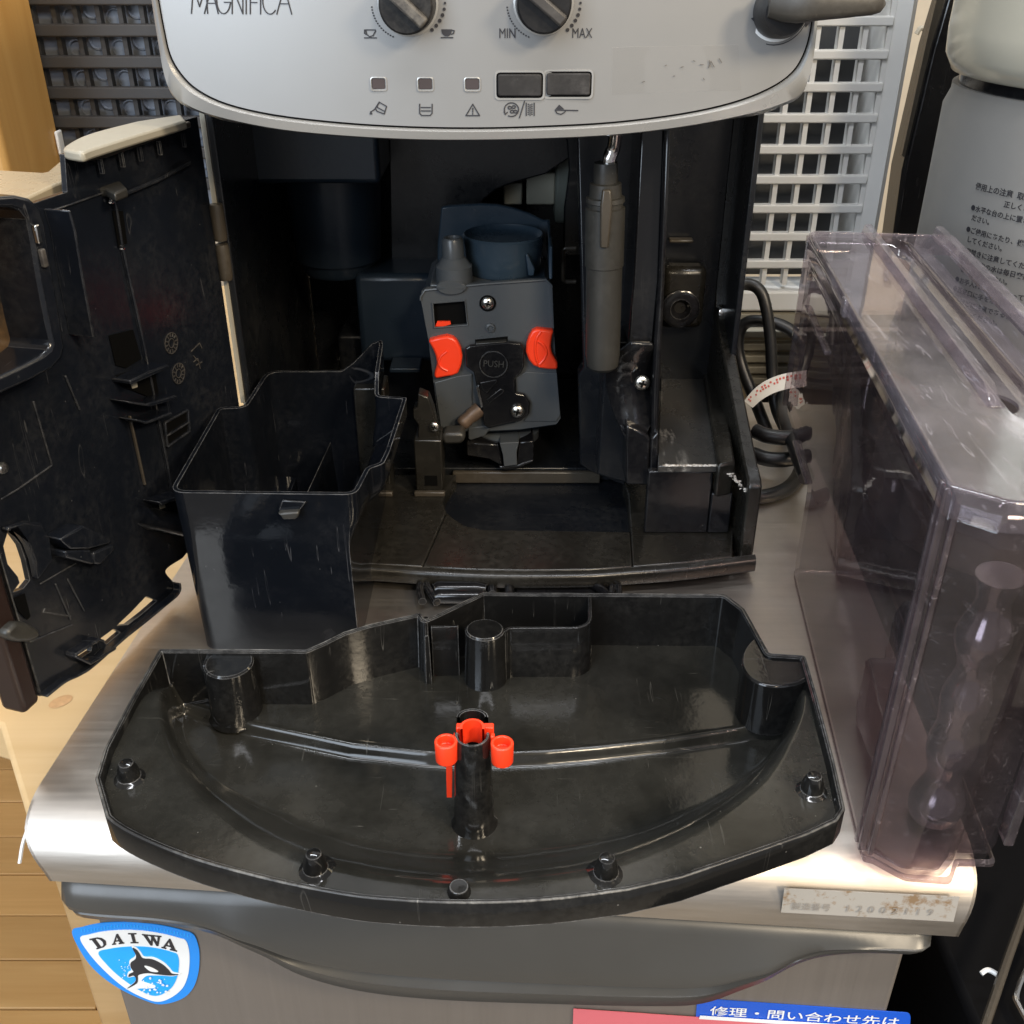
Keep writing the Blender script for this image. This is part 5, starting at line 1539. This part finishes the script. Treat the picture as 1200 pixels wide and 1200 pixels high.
# ================================================================= DRIP TRAY
dt = thing('drip_tray', 'scratched black drip tray with a curved front edge, lying in front of the machine', 'drip tray', (-0.015, 0.31, 0))
TZ = 0.035
rim_px = [(186, 760, 5), (358, 760.5, 2), (378, 752, 0), (402, 740, 0), (432, 731, 0), (465, 723.5, 0), (493, 717.5, 2), (498, 725, 2), (507, 721, 3), (565, 693.5, 4), (850, 695.5, 16), (873, 713, 3), (902, 765, 5), (944, 767.5, 6), (958, 815, 0), (978, 890, 0), (991, 948, 12), (982, 962, 8), (948, 978, 0), (900, 995, 0), (800, 1029, 0), (735, 1044, 0), (667, 1053, 0), (600, 1058, 0), (533, 1059, 0), (465, 1056, 0), (400, 1049, 0), (300, 1028, 0), (200, 998, 0), (124, 958, 14), (111, 912, 10), (122, 876, 0), (150, 823, 0)]
P2 = [atz(a, b, TZ) for a, b, _ in rim_px]
i0, i1 = 22, 29
fc = catmull(P2[i0 - 1:i1 + 2], 6)[6:-6]
P2 = P2[:i0] + fc + P2[i1 + 1:]
rr_ = [r * 0.00034 for _, _, r in rim_px]
rr_ = rr_[:i0] + [0] * len(fc) + rr_[i1 + 1:]
trim = fillet(P2, rr_, 5)
xy = [(p.x, p.y) for p in trim]
def zbot(p):
    return lerp(0.0235, 0.003, sm(0.285, 0.345, p[1]))
inn = offset2(xy, 0.0023); o1 = offset2(xy, 0.0005); o2 = offset2(xy, 0.0017); foot = offset2(xy, -0.0006)
tr_ = MB().rings([[Vector((p[0], p[1], zbot(q))) for p, q in zip(offset2(xy, 0.0020), xy)], [Vector((p[0], p[1], zbot(q))) for p, q in zip(xy, xy)],
            [Vector((p[0], p[1], TZ - 0.0006)) for p in xy], [Vector((p[0], p[1], TZ)) for p in o1], [Vector((p[0], p[1], TZ)) for p in o2], [Vector((p[0], p[1], TZ - 0.0006)) for p in inn],
            [Vector((p[0], p[1], min(zbot(q) + 0.002, 0.026))) for p, q in zip(offset2(xy, 0.0034), xy)]], True).build('tray_wall', M['tray'], dt, 0, 40)
# basin floor as a moulded sheet
C0 = Vector((CX - 0.001, 0.365))
def polar(pts, z):
    L_ = []
    for a, b in pts:
        p = atz(a, b, z)
        d = Vector((p.x, p.y)) - C0
        L_.append((math.degrees(math.atan2(d.y, d.x)) % 360, d.length))
    return sorted(L_)
rin = polar([(206, 855), (213, 877), (240, 910), (280, 937), (333, 960), (400, 983), (467, 997), (533, 1002), (633, 996), (700, 987), (800, 957), (850, 934), (893, 903), (917, 873), (924, 850)], 0.002)
rout = polar([(186, 840), (193, 883), (213, 917), (247, 953), (293, 987), (350, 1013), (400, 1025), (467, 1037), (523, 1043), (580, 1041), (633, 1036), (687, 1029), (733, 1015), (800, 987), (850, 957), (900, 917), (927, 870), (941, 835)], 0.031)
def pick(tab, a):
    if a <= tab[0][0]: return tab[0][1]
    if a >= tab[-1][0]: return tab[-1][1]
    for (a0, r0), (a1, r1) in zip(tab, tab[1:]):
        if a0 <= a <= a1: return lerp(r0, r1, (a - a0) / (a1 - a0 + 1e-9))
stp = [atz(a, b, 0.0065) for a, b in ((170, 815), (293, 852), (367, 867), (410, 876), (500, 886), (560, 888), (640, 885), (700, 880), (780, 871), (860, 859), (930, 846), (1000, 830))]
def ystep(x):
    for p, q in zip(stp, stp[1:]):
        if p.x <= x <= q.x: return lerp(p.y, q.y, (x - p.x) / (q.x - p.x))
    return stp[0].y if x < stp[0].x else stp[-1].y
pegs = [atz(152, 912, 0.031), atz(370, 1019, 0.031), atz(538, 1045, 0.031), atz(710, 1024, 0.031), atz(951, 927, 0.031)]
def zf(x, y):
    d = Vector((x, y)) - C0
    a = math.degrees(math.atan2(d.y, d.x)) % 360
    fl = lerp(0.0020, 0.0065, sm(-0.0018, 0.0018, y - ystep(x)))
    fl += 0.0007 * math.exp(-((y - ystep(x) - 0.0022) / 0.0014) ** 2)
    if a < 90: a += 360
    ri, ro = pick(rin, a), pick(rout, a)
    fade = sm(rout[0][0] - 26, rout[0][0] - 4, a) * (1 - sm(rout[-1][0] + 4, rout[-1][0] + 24, a))
    if ri is None or ro is None:
        if 180 < a < 360:
            ri, ro = (rin[0][1], rout[0][1]) if a < 270 else (rin[-1][1], rout[-1][1])
            return fl if ro is None else lerp(fl, 0.031, 0.0)
        return fl
    k = sm(ri - 0.003, ro, d.length)
    return lerp(fl, 0.031, k * fade)
lim = offset2(xy, 0.0012)
xs0, xs1 = min(p[0] for p in xy), max(p[0] for p in xy)
ys0, ys1 = min(p[1] for p in xy), max(p[1] for p in xy)
NX, NY = 360, 230
idx = {}
mb = MB()
V = []; Fc = []
gx = [lerp(xs0, xs1, i / NX) for i in range(NX + 1)]
gy = [lerp(ys0, ys1, j / NY) for j in range(NY + 1)]
YM = stp[5].y
def wy(a, b): return gy[b] + (ystep(gx[a]) - YM) * math.exp(-((gy[b] - YM) / 0.034) ** 2)
for i in range(NX):
    for j in range(NY):
        if inside((gx[i] + gx[i + 1]) / 2, (wy(i, j) + wy(i + 1, j + 1)) / 2, lim):
            q = []
            for (a, b) in ((i, j), (i + 1, j), (i + 1, j + 1), (i, j + 1)):
                if (a, b) not in idx:
                    idx[(a, b)] = len(V)
                    V.append(Vector((gx[a], wy(a, b), zf(gx[a], wy(a, b)))))
                q.append(idx[(a, b)])
            Fc.append(q)
bs_ = MB().add(V, Fc).build('basin', M['basin'], dt, 0, 80)
so = bs_.modifiers.new('thick', 'SOLIDIFY'); so.thickness = 0.0018; so.offset = -1
def floorz(p): return zf(p[0], p[1])
# inner fillet where walls meet the floor: dusty coves
def cove(pts, r=0.002, mat='tray'):
    return MB().tube(pts, r, 8).build('wall_cove', M[mat], dt, 0, 80)
# inner walls
def wall(pxs, t=0.0020, z1=TZ - 0.001, z0=0.004, fil_=0.0, name='inner_wall', taper=0.0):
    P = [atz(a, b, z1) for a, b in pxs]
    if fil_: P = fillet(P, fil_, 6, False)
    rs = []
    for i, p in enumerate(P):
        tt = (P[min(i + 1, len(P) - 1)] - P[max(i - 1, 0)]); tt.z = 0; tt.normalize()
        n = Vector((-tt.y, tt.x, 0)) * t / 2
        e = n * 1.5
        rs.append([Vector((p.x, p.y, z0)) + e, Vector((p.x, p.y, z1 - 0.0006)) + n, Vector((p.x, p.y, z1)) + n * .6, Vector((p.x, p.y, z1)) - n * .6, Vector((p.x, p.y, z1 - 0.0006)) - n, Vector((p.x, p.y, z0)) - e])
    return MB().rings(rs, False, False, False).rings([[r[0], r[-1]] for r in rs], False).add(rs[0], [list(range(6))]).add(rs[-1], [list(reversed(range(6)))]).build(name, M['tray'], dt, 0.0002, 40)
wall([(691, 697), (692, 734.5), (596, 735), (590, 740)], fil_=0.009)
wall([(505, 734), (537, 733)])
wall([(499, 722), (500, 745)], z1=TZ - 0.001)
# half-round posts
def post(px, py, r, zt, name='post', prof2=None, fwd=0.0, squash=1.0, z0=0.004, taper=0.0008):
    c = atz(px, py, zt)
    return MB().lathe((c.x, c.y, z0), (0, 0, 1), [(r + taper + 0.0012, 0), (r + taper, 0.002), (r, zt - z0 - 0.0008), (r - 0.0008, zt - z0), (0, zt - z0)], 36, False, False, (1, squash), (1, 0, 0)).build(name, M['tray'], dt, 0, 40)
post(568, 737, 0.0088, TZ + 0.0005, squash=.9)
post(268, 776, 0.0105, TZ - 0.002, squash=1.0)
a = atz(268, 765, TZ)
MB().box(a.x - 0.0105, a.x + 0.0105, a.y - 0.006, atz(268, 761, TZ).y - 0.001, 0.004, TZ - 0.0022).build('post_web', M['tray'], dt, 0.0006)
# quarter-round bump in the right rear corner
cb = [atz(a, b, TZ - 0.0015) for a, b in ((888, 745), (878, 752), (870, 765), (870, 781), (879, 794), (895, 802), (915, 804), (936, 800), (950, 793), (944, 770), (903, 767.5), (895, 755))]
cb = catmull(cb[:9], 4) + cb[9:]
MB().prism(cb, (0, 0, -0.028)).build('corner_bump', M['tray'], dt, 0.0016, 50)
# hollow post that carries the float
pc = atz(556, 963, 0.002); ptz = 0.0475
hp = []
for k in range(25):
    a = R(-190 + 200 * k / 24)
    hp.append((math.cos(a), math.sin(a)))
rs = []
for z, r in ((0.0015, 0.0095), (0.004, 0.0080), (0.02, 0.0074), (ptz - 0.0008, 0.0066), (ptz, 0.0062)):
    rs.append([Vector((pc.x + c_ * r, pc.y + s_ * r, z)) for c_, s_ in hp])
for z, r in ((ptz, 0.0056), (ptz - 0.001, 0.0050), (0.004, 0.0052)):
    rs.append([Vector((pc.x + c_ * r, pc.y + s_ * r, z)) for c_, s_ in hp])
MB().rings(rs, False).add([rs[j][0] for j in range(8)], [list(range(8))]).add([rs[j][-1] for j in range(8)], [list(range(8))]).build('float_post', M['tray'], dt, 0, 50)
bp = Vector((pc.x - 0.0002, pc.y + 0.0085, 0))
MB().rings([[Vector((bp.x + math.cos(R(a)) * r, bp.y + math.sin(R(a)) * r * .8, z)) for a in range(0, 181, 15)] for z, r in ((0.0065, 0.0066), (ptz + 0.001, 0.0060), (ptz + 0.001, 0.0048), (0.0065, 0.0050))], False).build('float_guide', M['tray'], dt, 0, 50)
# pegs on the ledge
for i, p in enumerate(pegs):
    if i == 2:
        MB().lathe((p.x, p.y, 0.0295), (0, 0, 1), [(0.0048, 0), (0.0040, 0.0015), (0.0036, 0.0035), (0.0030, 0.0042), (0, 0.0040)], 20, False, False).build('peg', M['tray'], dt, 0, 40); continue
    MB().lathe((p.x, p.y, 0.0302), (0, 0, 1), [(0.0072, 0), (0.0058, 0.0008), (0.0048, 0.0016), (0.0042, 0.002), (0.0038, 0.0055), (0.0026, 0.0085), (0.0016, 0.0090), (0, 0.0090)], 20, False, False).build('peg', M['tray'], dt, 0, 40)
# moulded witness rings on the basin floor
for px, py, r in ((481, 948, 0.0055), (632, 949, 0.0055), (765, 838, 0.0085)):
    p = atz(px, py, 0.003); z = zf(p.x, p.y)
    mb = MB().rings([[Vector((p.x + q * math.cos(a), p.y + q * math.sin(a), zf(p.x + q * math.cos(a), p.y + q * math.sin(a)) + h)) for a in [i * math.pi / 18 for i in range(36)]] for q, h in ((r, -0.0005), (r, 0.0001), (r - 0.0003, 0.0001), (r - 0.0004, -0.0005))])
    mb.build('witness_ring', M['basin'], dt)

# scuffed bright rims
rp = [Vector((p[0], p[1], TZ - 0.0004)) for p in offset2(xy, 0.0007)]
MB().tube(rp + [rp[0]], 0.00055, 6).build('worn_rim', M['scuff'], dt, 0, 80)

# ================================================================= FLOAT
fx = thing('float_indicator', 'bright red plastic float clipped round the post in the drip tray', 'float', (pc.x, pc.y, 0.036))
z1, z0 = 0.0476, 0.0384
for px, py in ((522.5, 868), (588.5, 870)):
    c = atz(px, py, z1)
    MB().lathe((c.x, c.y, z0), (0, 0, 1), [(0.0041, 0), (0.0043, z1 - z0 - 0.0004), (0.0040, z1 - z0), (0.0031, z1 - z0), (0.0029, z1 - z0 - 0.0012), (0.0028, 0.0055), (0, 0.0055)], 24, True, False).build('float_cup', M['red'], fx, 0.0003, 40)
c = Vector((pc.x, pc.y + 0.0022, 0))
MB().rings([[Vector((c.x + math.cos(R(a)) * r, c.y + math.sin(R(a)) * r, z)) for a in range(-15, 196, 10)] for z, r in ((z0, 0.0047), (z1 + 0.0016, 0.0047), (z1 + 0.0016, 0.0037), (z0, 0.0037))], False).build('float_clip', M['red'], fx, 0, 40)
l, r_ = atz(520.5, 869, z1), atz(591, 872, z1)
MB().box(l.x + 0.004, c.x - 0.0040, c.y + 0.0012, c.y + 0.0042, z0 + 0.001, z1).box(c.x + 0.0040, r_.x - 0.004, c.y + 0.0012, c.y + 0.0042, z0 + 0.001, z1).build('float_arm', M['red'], fx, 0.0004)
MB().box(l.x + 0.0036, pc.x - 0.0069, pc.y - 0.0012, pc.y + 0.0012, z0 + 0.002, z1 - 0.0002).build('float_arm', M['red'], fx, 0.0004)
MB().box(pc.x + 0.0069, r_.x - 0.0036, pc.y - 0.0012, pc.y + 0.0012, z0 + 0.002, z1 - 0.0002).build('float_arm', M['red'], fx, 0.0004)
tl = Vector((c.x - 0.0098, 0, 0))
MB().prism([Vector((tl.x - 0.0004, c.y - 0.001, z0 + 0.002)), Vector((tl.x + 0.0022, c.y - 0.001, z0 + 0.002)), Vector((tl.x + 0.0012, c.y - 0.001, 0.014)), Vector((tl.x - 0.0008, c.y - 0.001, 0.014))], (0, 0.0015, 0)).build('float_tail', M['red'], fx)

# ================================================================= BLACK GRATE PIECE BEHIND THE TRAY
gpz = thing('spout_frame', 'black ribbed plastic frame lying on the steel between machine and drip tray', 'plastic frame', tuple(atz(600, 690, 0)))
def GZ(pts, z): return [atz(a, b, z) for a, b in pts]
for py in (681, 690, 699):
    MB().tube(GZ([(508, py + 1), (513, py), (560, py), (570, py + 1)], 0.0065), [0.003, 0.004, 0.004, 0.003], 12).build('rib', M['black'], gpz)
MB().tube(catmull(GZ([(495, 705), (492, 690), (497, 676), (502, 690), (512, 706)], 0.006), 5), 0.0022, 10).build('end_loop', M['black'], gpz)
MB().tube(catmull(GZ([(566, 678), (575, 684), (577, 697)], 0.006), 5), 0.0026, 10).build('end_loop', M['black'], gpz)
MB().tube(catmull(GZ([(597, 700), (598, 684), (612, 678), (660, 679), (690, 683), (706, 692), (716, 704)], 0.006), 6), 0.0026, 12).build('side_bow', M['black'], gpz)
MB().box(*(lambda a, b: (a.x, b.x, b.y, a.y, 0.0008, 0.004))(atz(604, 688, 0.004), atz(700, 702, 0.004))).build('plate', M['black'], gpz, 0.001)
MB().tube(catmull(GZ([(716, 706), (717, 690), (721, 676), (725, 690), (725, 704)], 0.006), 5), 0.0018, 10).build('end_loop', M['black'], gpz)

# ================================================================= POWER CORD
cd = thing('power_cord', 'coiled black power cord with a white paper tag behind the machine base', 'cord', (0.19, 0.66, 0))
def cable(pts, r=0.0042, name='cable_loop', mat='cord'):
    return MB().tube(catmull([aty(a, b, y_) for a, b, y_ in pts], 7), r, 12).build(name, M[mat], cd)
cable([(838, 400, 0.66), (843, 362, 0.67), (856, 340, 0.67), (874, 333, 0.67), (890, 340, 0.665), (898, 362, 0.66), (903, 400, 0.655), (905, 440, 0.65), (910, 480, 0.64), (930, 520, 0.63), (950, 545, 0.62)], 0.0040)
cable([(905, 520, 0.64), (885, 470, 0.655), (868, 425, 0.67), (865, 395, 0.675), (875, 378, 0.675), (900, 377, 0.67), (925, 386, 0.665), (940, 405, 0.66), (944, 440, 0.655), (944, 480, 0.65)], 0.0042)
if False: cable([(890, 500, 0.65), (880, 450, 0.66), (880, 415, 0.668), (890, 400, 0.67), (912, 397, 0.668), (935, 412, 0.66), (948, 440, 0.655)], 0.0042)
def cabz(pts, r, z): return MB().tube(catmull([atz(a, b, z) for a, b in pts], 7), r, 12).build('cable_coil', M['cord'], cd)
cabz([(885, 505), (900, 511), (925, 513), (950, 508)], 0.0048, 0.030)
cabz([(882, 532), (900, 538), (925, 538), (950, 530)], 0.0048, 0.018)
if False: cabz([(872, 545), (890, 552), (920, 552), (942, 540)], 0.0046, 0.011)
cabz([(860, 575), (880, 582), (905, 580), (928, 568), (940, 545), (938, 520)], 0.0046, 0.005)
cabz([(915, 450), (920, 490), (932, 525), (945, 560)], 0.0046, 0.03)
tp = [aty(a, b, 0.635) for a, b in ((872, 470), (884, 456), (900, 445), (920, 438), (945, 434))]
tq = [aty(a, b, 0.632) for a, b in ((882, 478), (892, 469), (906, 461), (922, 456), (945, 453))]
tp = catmull(tp, 5); tq = catmull(tq, 5)
tg = MB().rings([[p, q, q + Vector((0, 0.0004, 0)), p + Vector((0, 0.0004, 0))] for p, q in zip(tp, tq)], True, True, True).build('paper_tag', M['tagpaper'], cd)
mb = MB()
rn = random.Random(5)
for row in (0.16, 0.34):
    for i in range(1, 19):
        if rn.random() < .75:
            a0, a1 = lerp(tp[i], tq[i], row), lerp(tp[i + 1], tq[i + 1], row)
            b0, b1 = lerp(tp[i], tq[i], row + .13), lerp(tp[i + 1], tq[i + 1], row + .13)
            m_ = 0.22
            mb.prism([lerp(a0, a1, m_), lerp(a0, a1, 1 - m_), lerp(b0, b1, 1 - m_), lerp(b0, b1, m_)], (0, -0.0003, 0))
mb.build('red_print', M['redink'], tg)

# ================================================================= WATER TANK
T0 = Vector((0.1325, 0.2705, 0))
TA = Vector((0.0300, 0.2870, 0)).normalized()
TW = Vector((TA.y, -TA.x, 0))
TL, TH = 0.2890, 0.1640
def T(l, w, z): return T0 + TA * l + TW * w + Vector((0, 0, z))
def tl(px, py, z):
    p = atz(px, py, z) - T0
    return p.dot(TA), p.dot(TW)
tk = thing('water_tank', 'smoky lilac transparent water tank standing at the right end of the steel top', 'water tank', tuple(T(0.14, 0.03, 0)))
W0 = 0.0485
def plan(front, back, w, rr=0.010, flare=0.0):
    q = [(front, 0.0), (front - 0.0008, 0.0035), (front - 0.0078, 0.0135), (front - 0.0078, w - 0.019), (front + 0.0015, w - 0.0145), (front + 0.0025, w), (back, w), (back, 0.0)]
    return fillet([(a, b, 0) for a, b in q], [0.0015, 0.002, 0.006, 0.004, 0.003, 0.003, rr, 0.006], 6)
def ring(front, back, w, z): return [T(p.x, p.y, z) for p in plan(front, back, w)]
# lower (deep) front part, step, upper part: one loft
lv = [(0.004, 0.004, 0.196, W0 - 0.006), (0.0015, 0.002, 0.197, W0 - 0.003), (0.0, 0.010, 0.198, W0)]
rs = [ring(0.003, 0.194, W0 - 0.006, 0.0008), ring(0.0005, 0.198, W0 - 0.002, 0.004), ring(0.0, 0.200, W0, 0.012), ring(0.0, 0.200, W0 + 0.001, 0.054), ring(0.0, 0.202, W0 + 0.001, 0.058), ring(0.0, 0.286, W0 + 0.001, 0.060), ring(0.0, 0.289, W0 + 0.001, 0.063), ring(0.0, 0.289, W0 + 0.003, TH - 0.018), ring(0.0, 0.289, W0 + 0.003, TH - 0.003)]
tbod = MB().rings(rs, True, True, False).build('tank_body', M['tank'], tk, 0, 40)
so = tbod.modifiers.new('thick', 'SOLIDIFY'); so.thickness = 0.0022; so.offset = -1
# ribs of the left front corner and horizontal seams
for (l, w, a_, b_) in ((0.0050, -0.0012, 0.0012, 0.0012), (0.0008, -0.0007, 0.0008, 0.0014), (-0.0012, 0.0022, 0.0008, 0.0010)):
    MB().obox(T(l, w, TH / 2 + 0.002), TA, TW, EZ, a_, b_, TH / 2 - 0.004).build('corner_rib', M['tank_edge'], tk, 0.0006)
MB().obox(T(0.001, W0 + 0.001, TH / 2 + 0.008), TA, TW, EZ, 0.0035, 0.0018, TH / 2 - 0.009).build('corner_rib', M['tank_edge'], tk, 0.0006)
for z, l0, l1 in ((0.0585, 0.196, 0.245), (0.128, 0.20, 0.27)):
    MB().obox(T((l0 + l1) / 2, -0.0006, z), TA, TW, EZ, (l1 - l0) / 2, 0.0009, 0.0010).build('side_seam', M['tank_edge'], tk, 0.0004)
for l in (0.287,):
    MB().obox(T(l, -0.0008, 0.112), TA, TW, EZ, 0.0016, 0.0016, 0.050).build('back_rib', M['tank'], tk, 0.0005)
# added column of silvery bulbs, shaped to make glints behind the front
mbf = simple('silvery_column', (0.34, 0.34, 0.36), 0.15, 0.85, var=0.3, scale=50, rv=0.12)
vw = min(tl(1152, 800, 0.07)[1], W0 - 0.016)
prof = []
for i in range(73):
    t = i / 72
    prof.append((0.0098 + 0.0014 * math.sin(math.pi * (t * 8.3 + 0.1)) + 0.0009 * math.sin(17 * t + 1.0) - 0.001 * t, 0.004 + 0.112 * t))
MB().lathe(T(0.026, vw, 0), (0, 0, 1), prof, 28, True, True, (1, 0.85)).build('glint_column', mbf, tk, 0, 70)
# foot flange
MB().rings([ring(0.0 - e, 0.199 + e * .3, W0 + e * .4, z) for e, z in ((0.0, 0.0045), (0.0018, 0.0040), (0.0018, 0.0025), (0.0, 0.0020))], True, loop=True).build('foot_flange', M['tank_edge'], tk, 0, 40)
# lid with lip, two long ridges, sunken channel and a finger hole
WL = W0 + 0.0045
def pr(front, back, w0, w1, z, rr=0.008):
    q = [(front, w0), (front - 0.0088, w0 + 0.0145), (front - 0.0088, w1), (back, w1), (back, w0)]
    return [T(p.x, p.y, z) for p in fillet([(a, b, 0) for a, b in q], [0.006, 0.008, 0.006, 0.004, 0.004], 5)]
q_ = lambda px, py, z=TH: tl(px, py, z)
r1 = q_(1008, 262)[1]; r2 = q_(1113, 292)[1]
hl, hw = q_(1167, 464, TH - 0.004)
W1 = max(WL, r2 + 0.010)
skirt = MB().rings([pr(-0.0012, 0.2902, -0.0014, W1, TH - 0.011), pr(-0.0012, 0.2902, -0.0014, W1, TH - 0.0012), pr(-0.0004, 0.2894, -0.0004, W1 - 0.001, TH)], True).build('lid_skirt', M['lid'], tk, 0, 40)
so = skirt.modifiers.new('thick', 'SOLIDIFY'); so.thickness = 0.0012; so.offset = -1
chL, chR = r1 + 0.0035, r2 - 0.002
f0 = hl - 0.055
outer_ = pr(-0.0004, 0.2894, -0.0004, W1 - 0.001, TH)
chan = [T(p.x, p.y, TH) for p in fillet([(0.048, chL, 0), (0.048, chR, 0), (0.2885, chR, 0), (0.2885, chL, 0)], [0.008, 0.008, 0.002, 0.002], 5)]
lidp = MB().prism_holes(outer_, [chan], (0, 0, -0.0016)).build('lid', M['lid'], tk, 0.0003)
chb = [T(p.x, p.y, TH - 0.007) for p in fillet([(0.0495, chL + .0012, 0), (0.0495, chR - .0012, 0), (0.2885, chR - .0012, 0), (0.2885, chL + .0012, 0)], [0.008, 0.008, 0.002, 0.002], 5)]
n = len(chan)
chm = MB().rings([chan, chb], True)
hole = [T(hl + 0.010 * math.cos(a), hw + 0.0085 * math.sin(a), TH - 0.007) for a in [i * math.pi / 12 for i in range(24)]]
chm.build('lid_channel', M['lid'], tk, 0, 40)
MB().prism_holes(chb, [hole], (0, 0, -0.0014)).build('lid_channel_floor', M['lid'], tk)
for w, l0, l1 in ((r1, 0.058, 0.289), (r2 + 0.001, 0.058, 0.289)):
    prof = [(-0.0030, 0.0), (-0.0018, 0.0042), (0.0016, 0.0045), (0.0030, 0.0)]
    MB().rings([[T(l, w + a, TH + 0.0002 + b * k) for a, b in prof] for l, k in ((l0, 0.05), (l0 + 0.012, 1), (l1, 1))], True, True, True).build('lid_ridge', M['lid'], tk, 0.0006)
MB().prism([T(0.125, chL + 0.001, TH - 0.0068), T(0.150, chL + 0.001, TH - 0.0068), T(0.1425, chL + 0.001, TH - 0.0005)], TW * (chR - chL - 0.002)).build('channel_step', M['tank'], tk, 0.001) if False else None
MB().obox(T(0.171, -0.0022, TH - 0.003), TA, TW, EZ, 0.0035, 0.0010, 0.0040).build('lid_clip', M['lid'], tk, 0.0005)
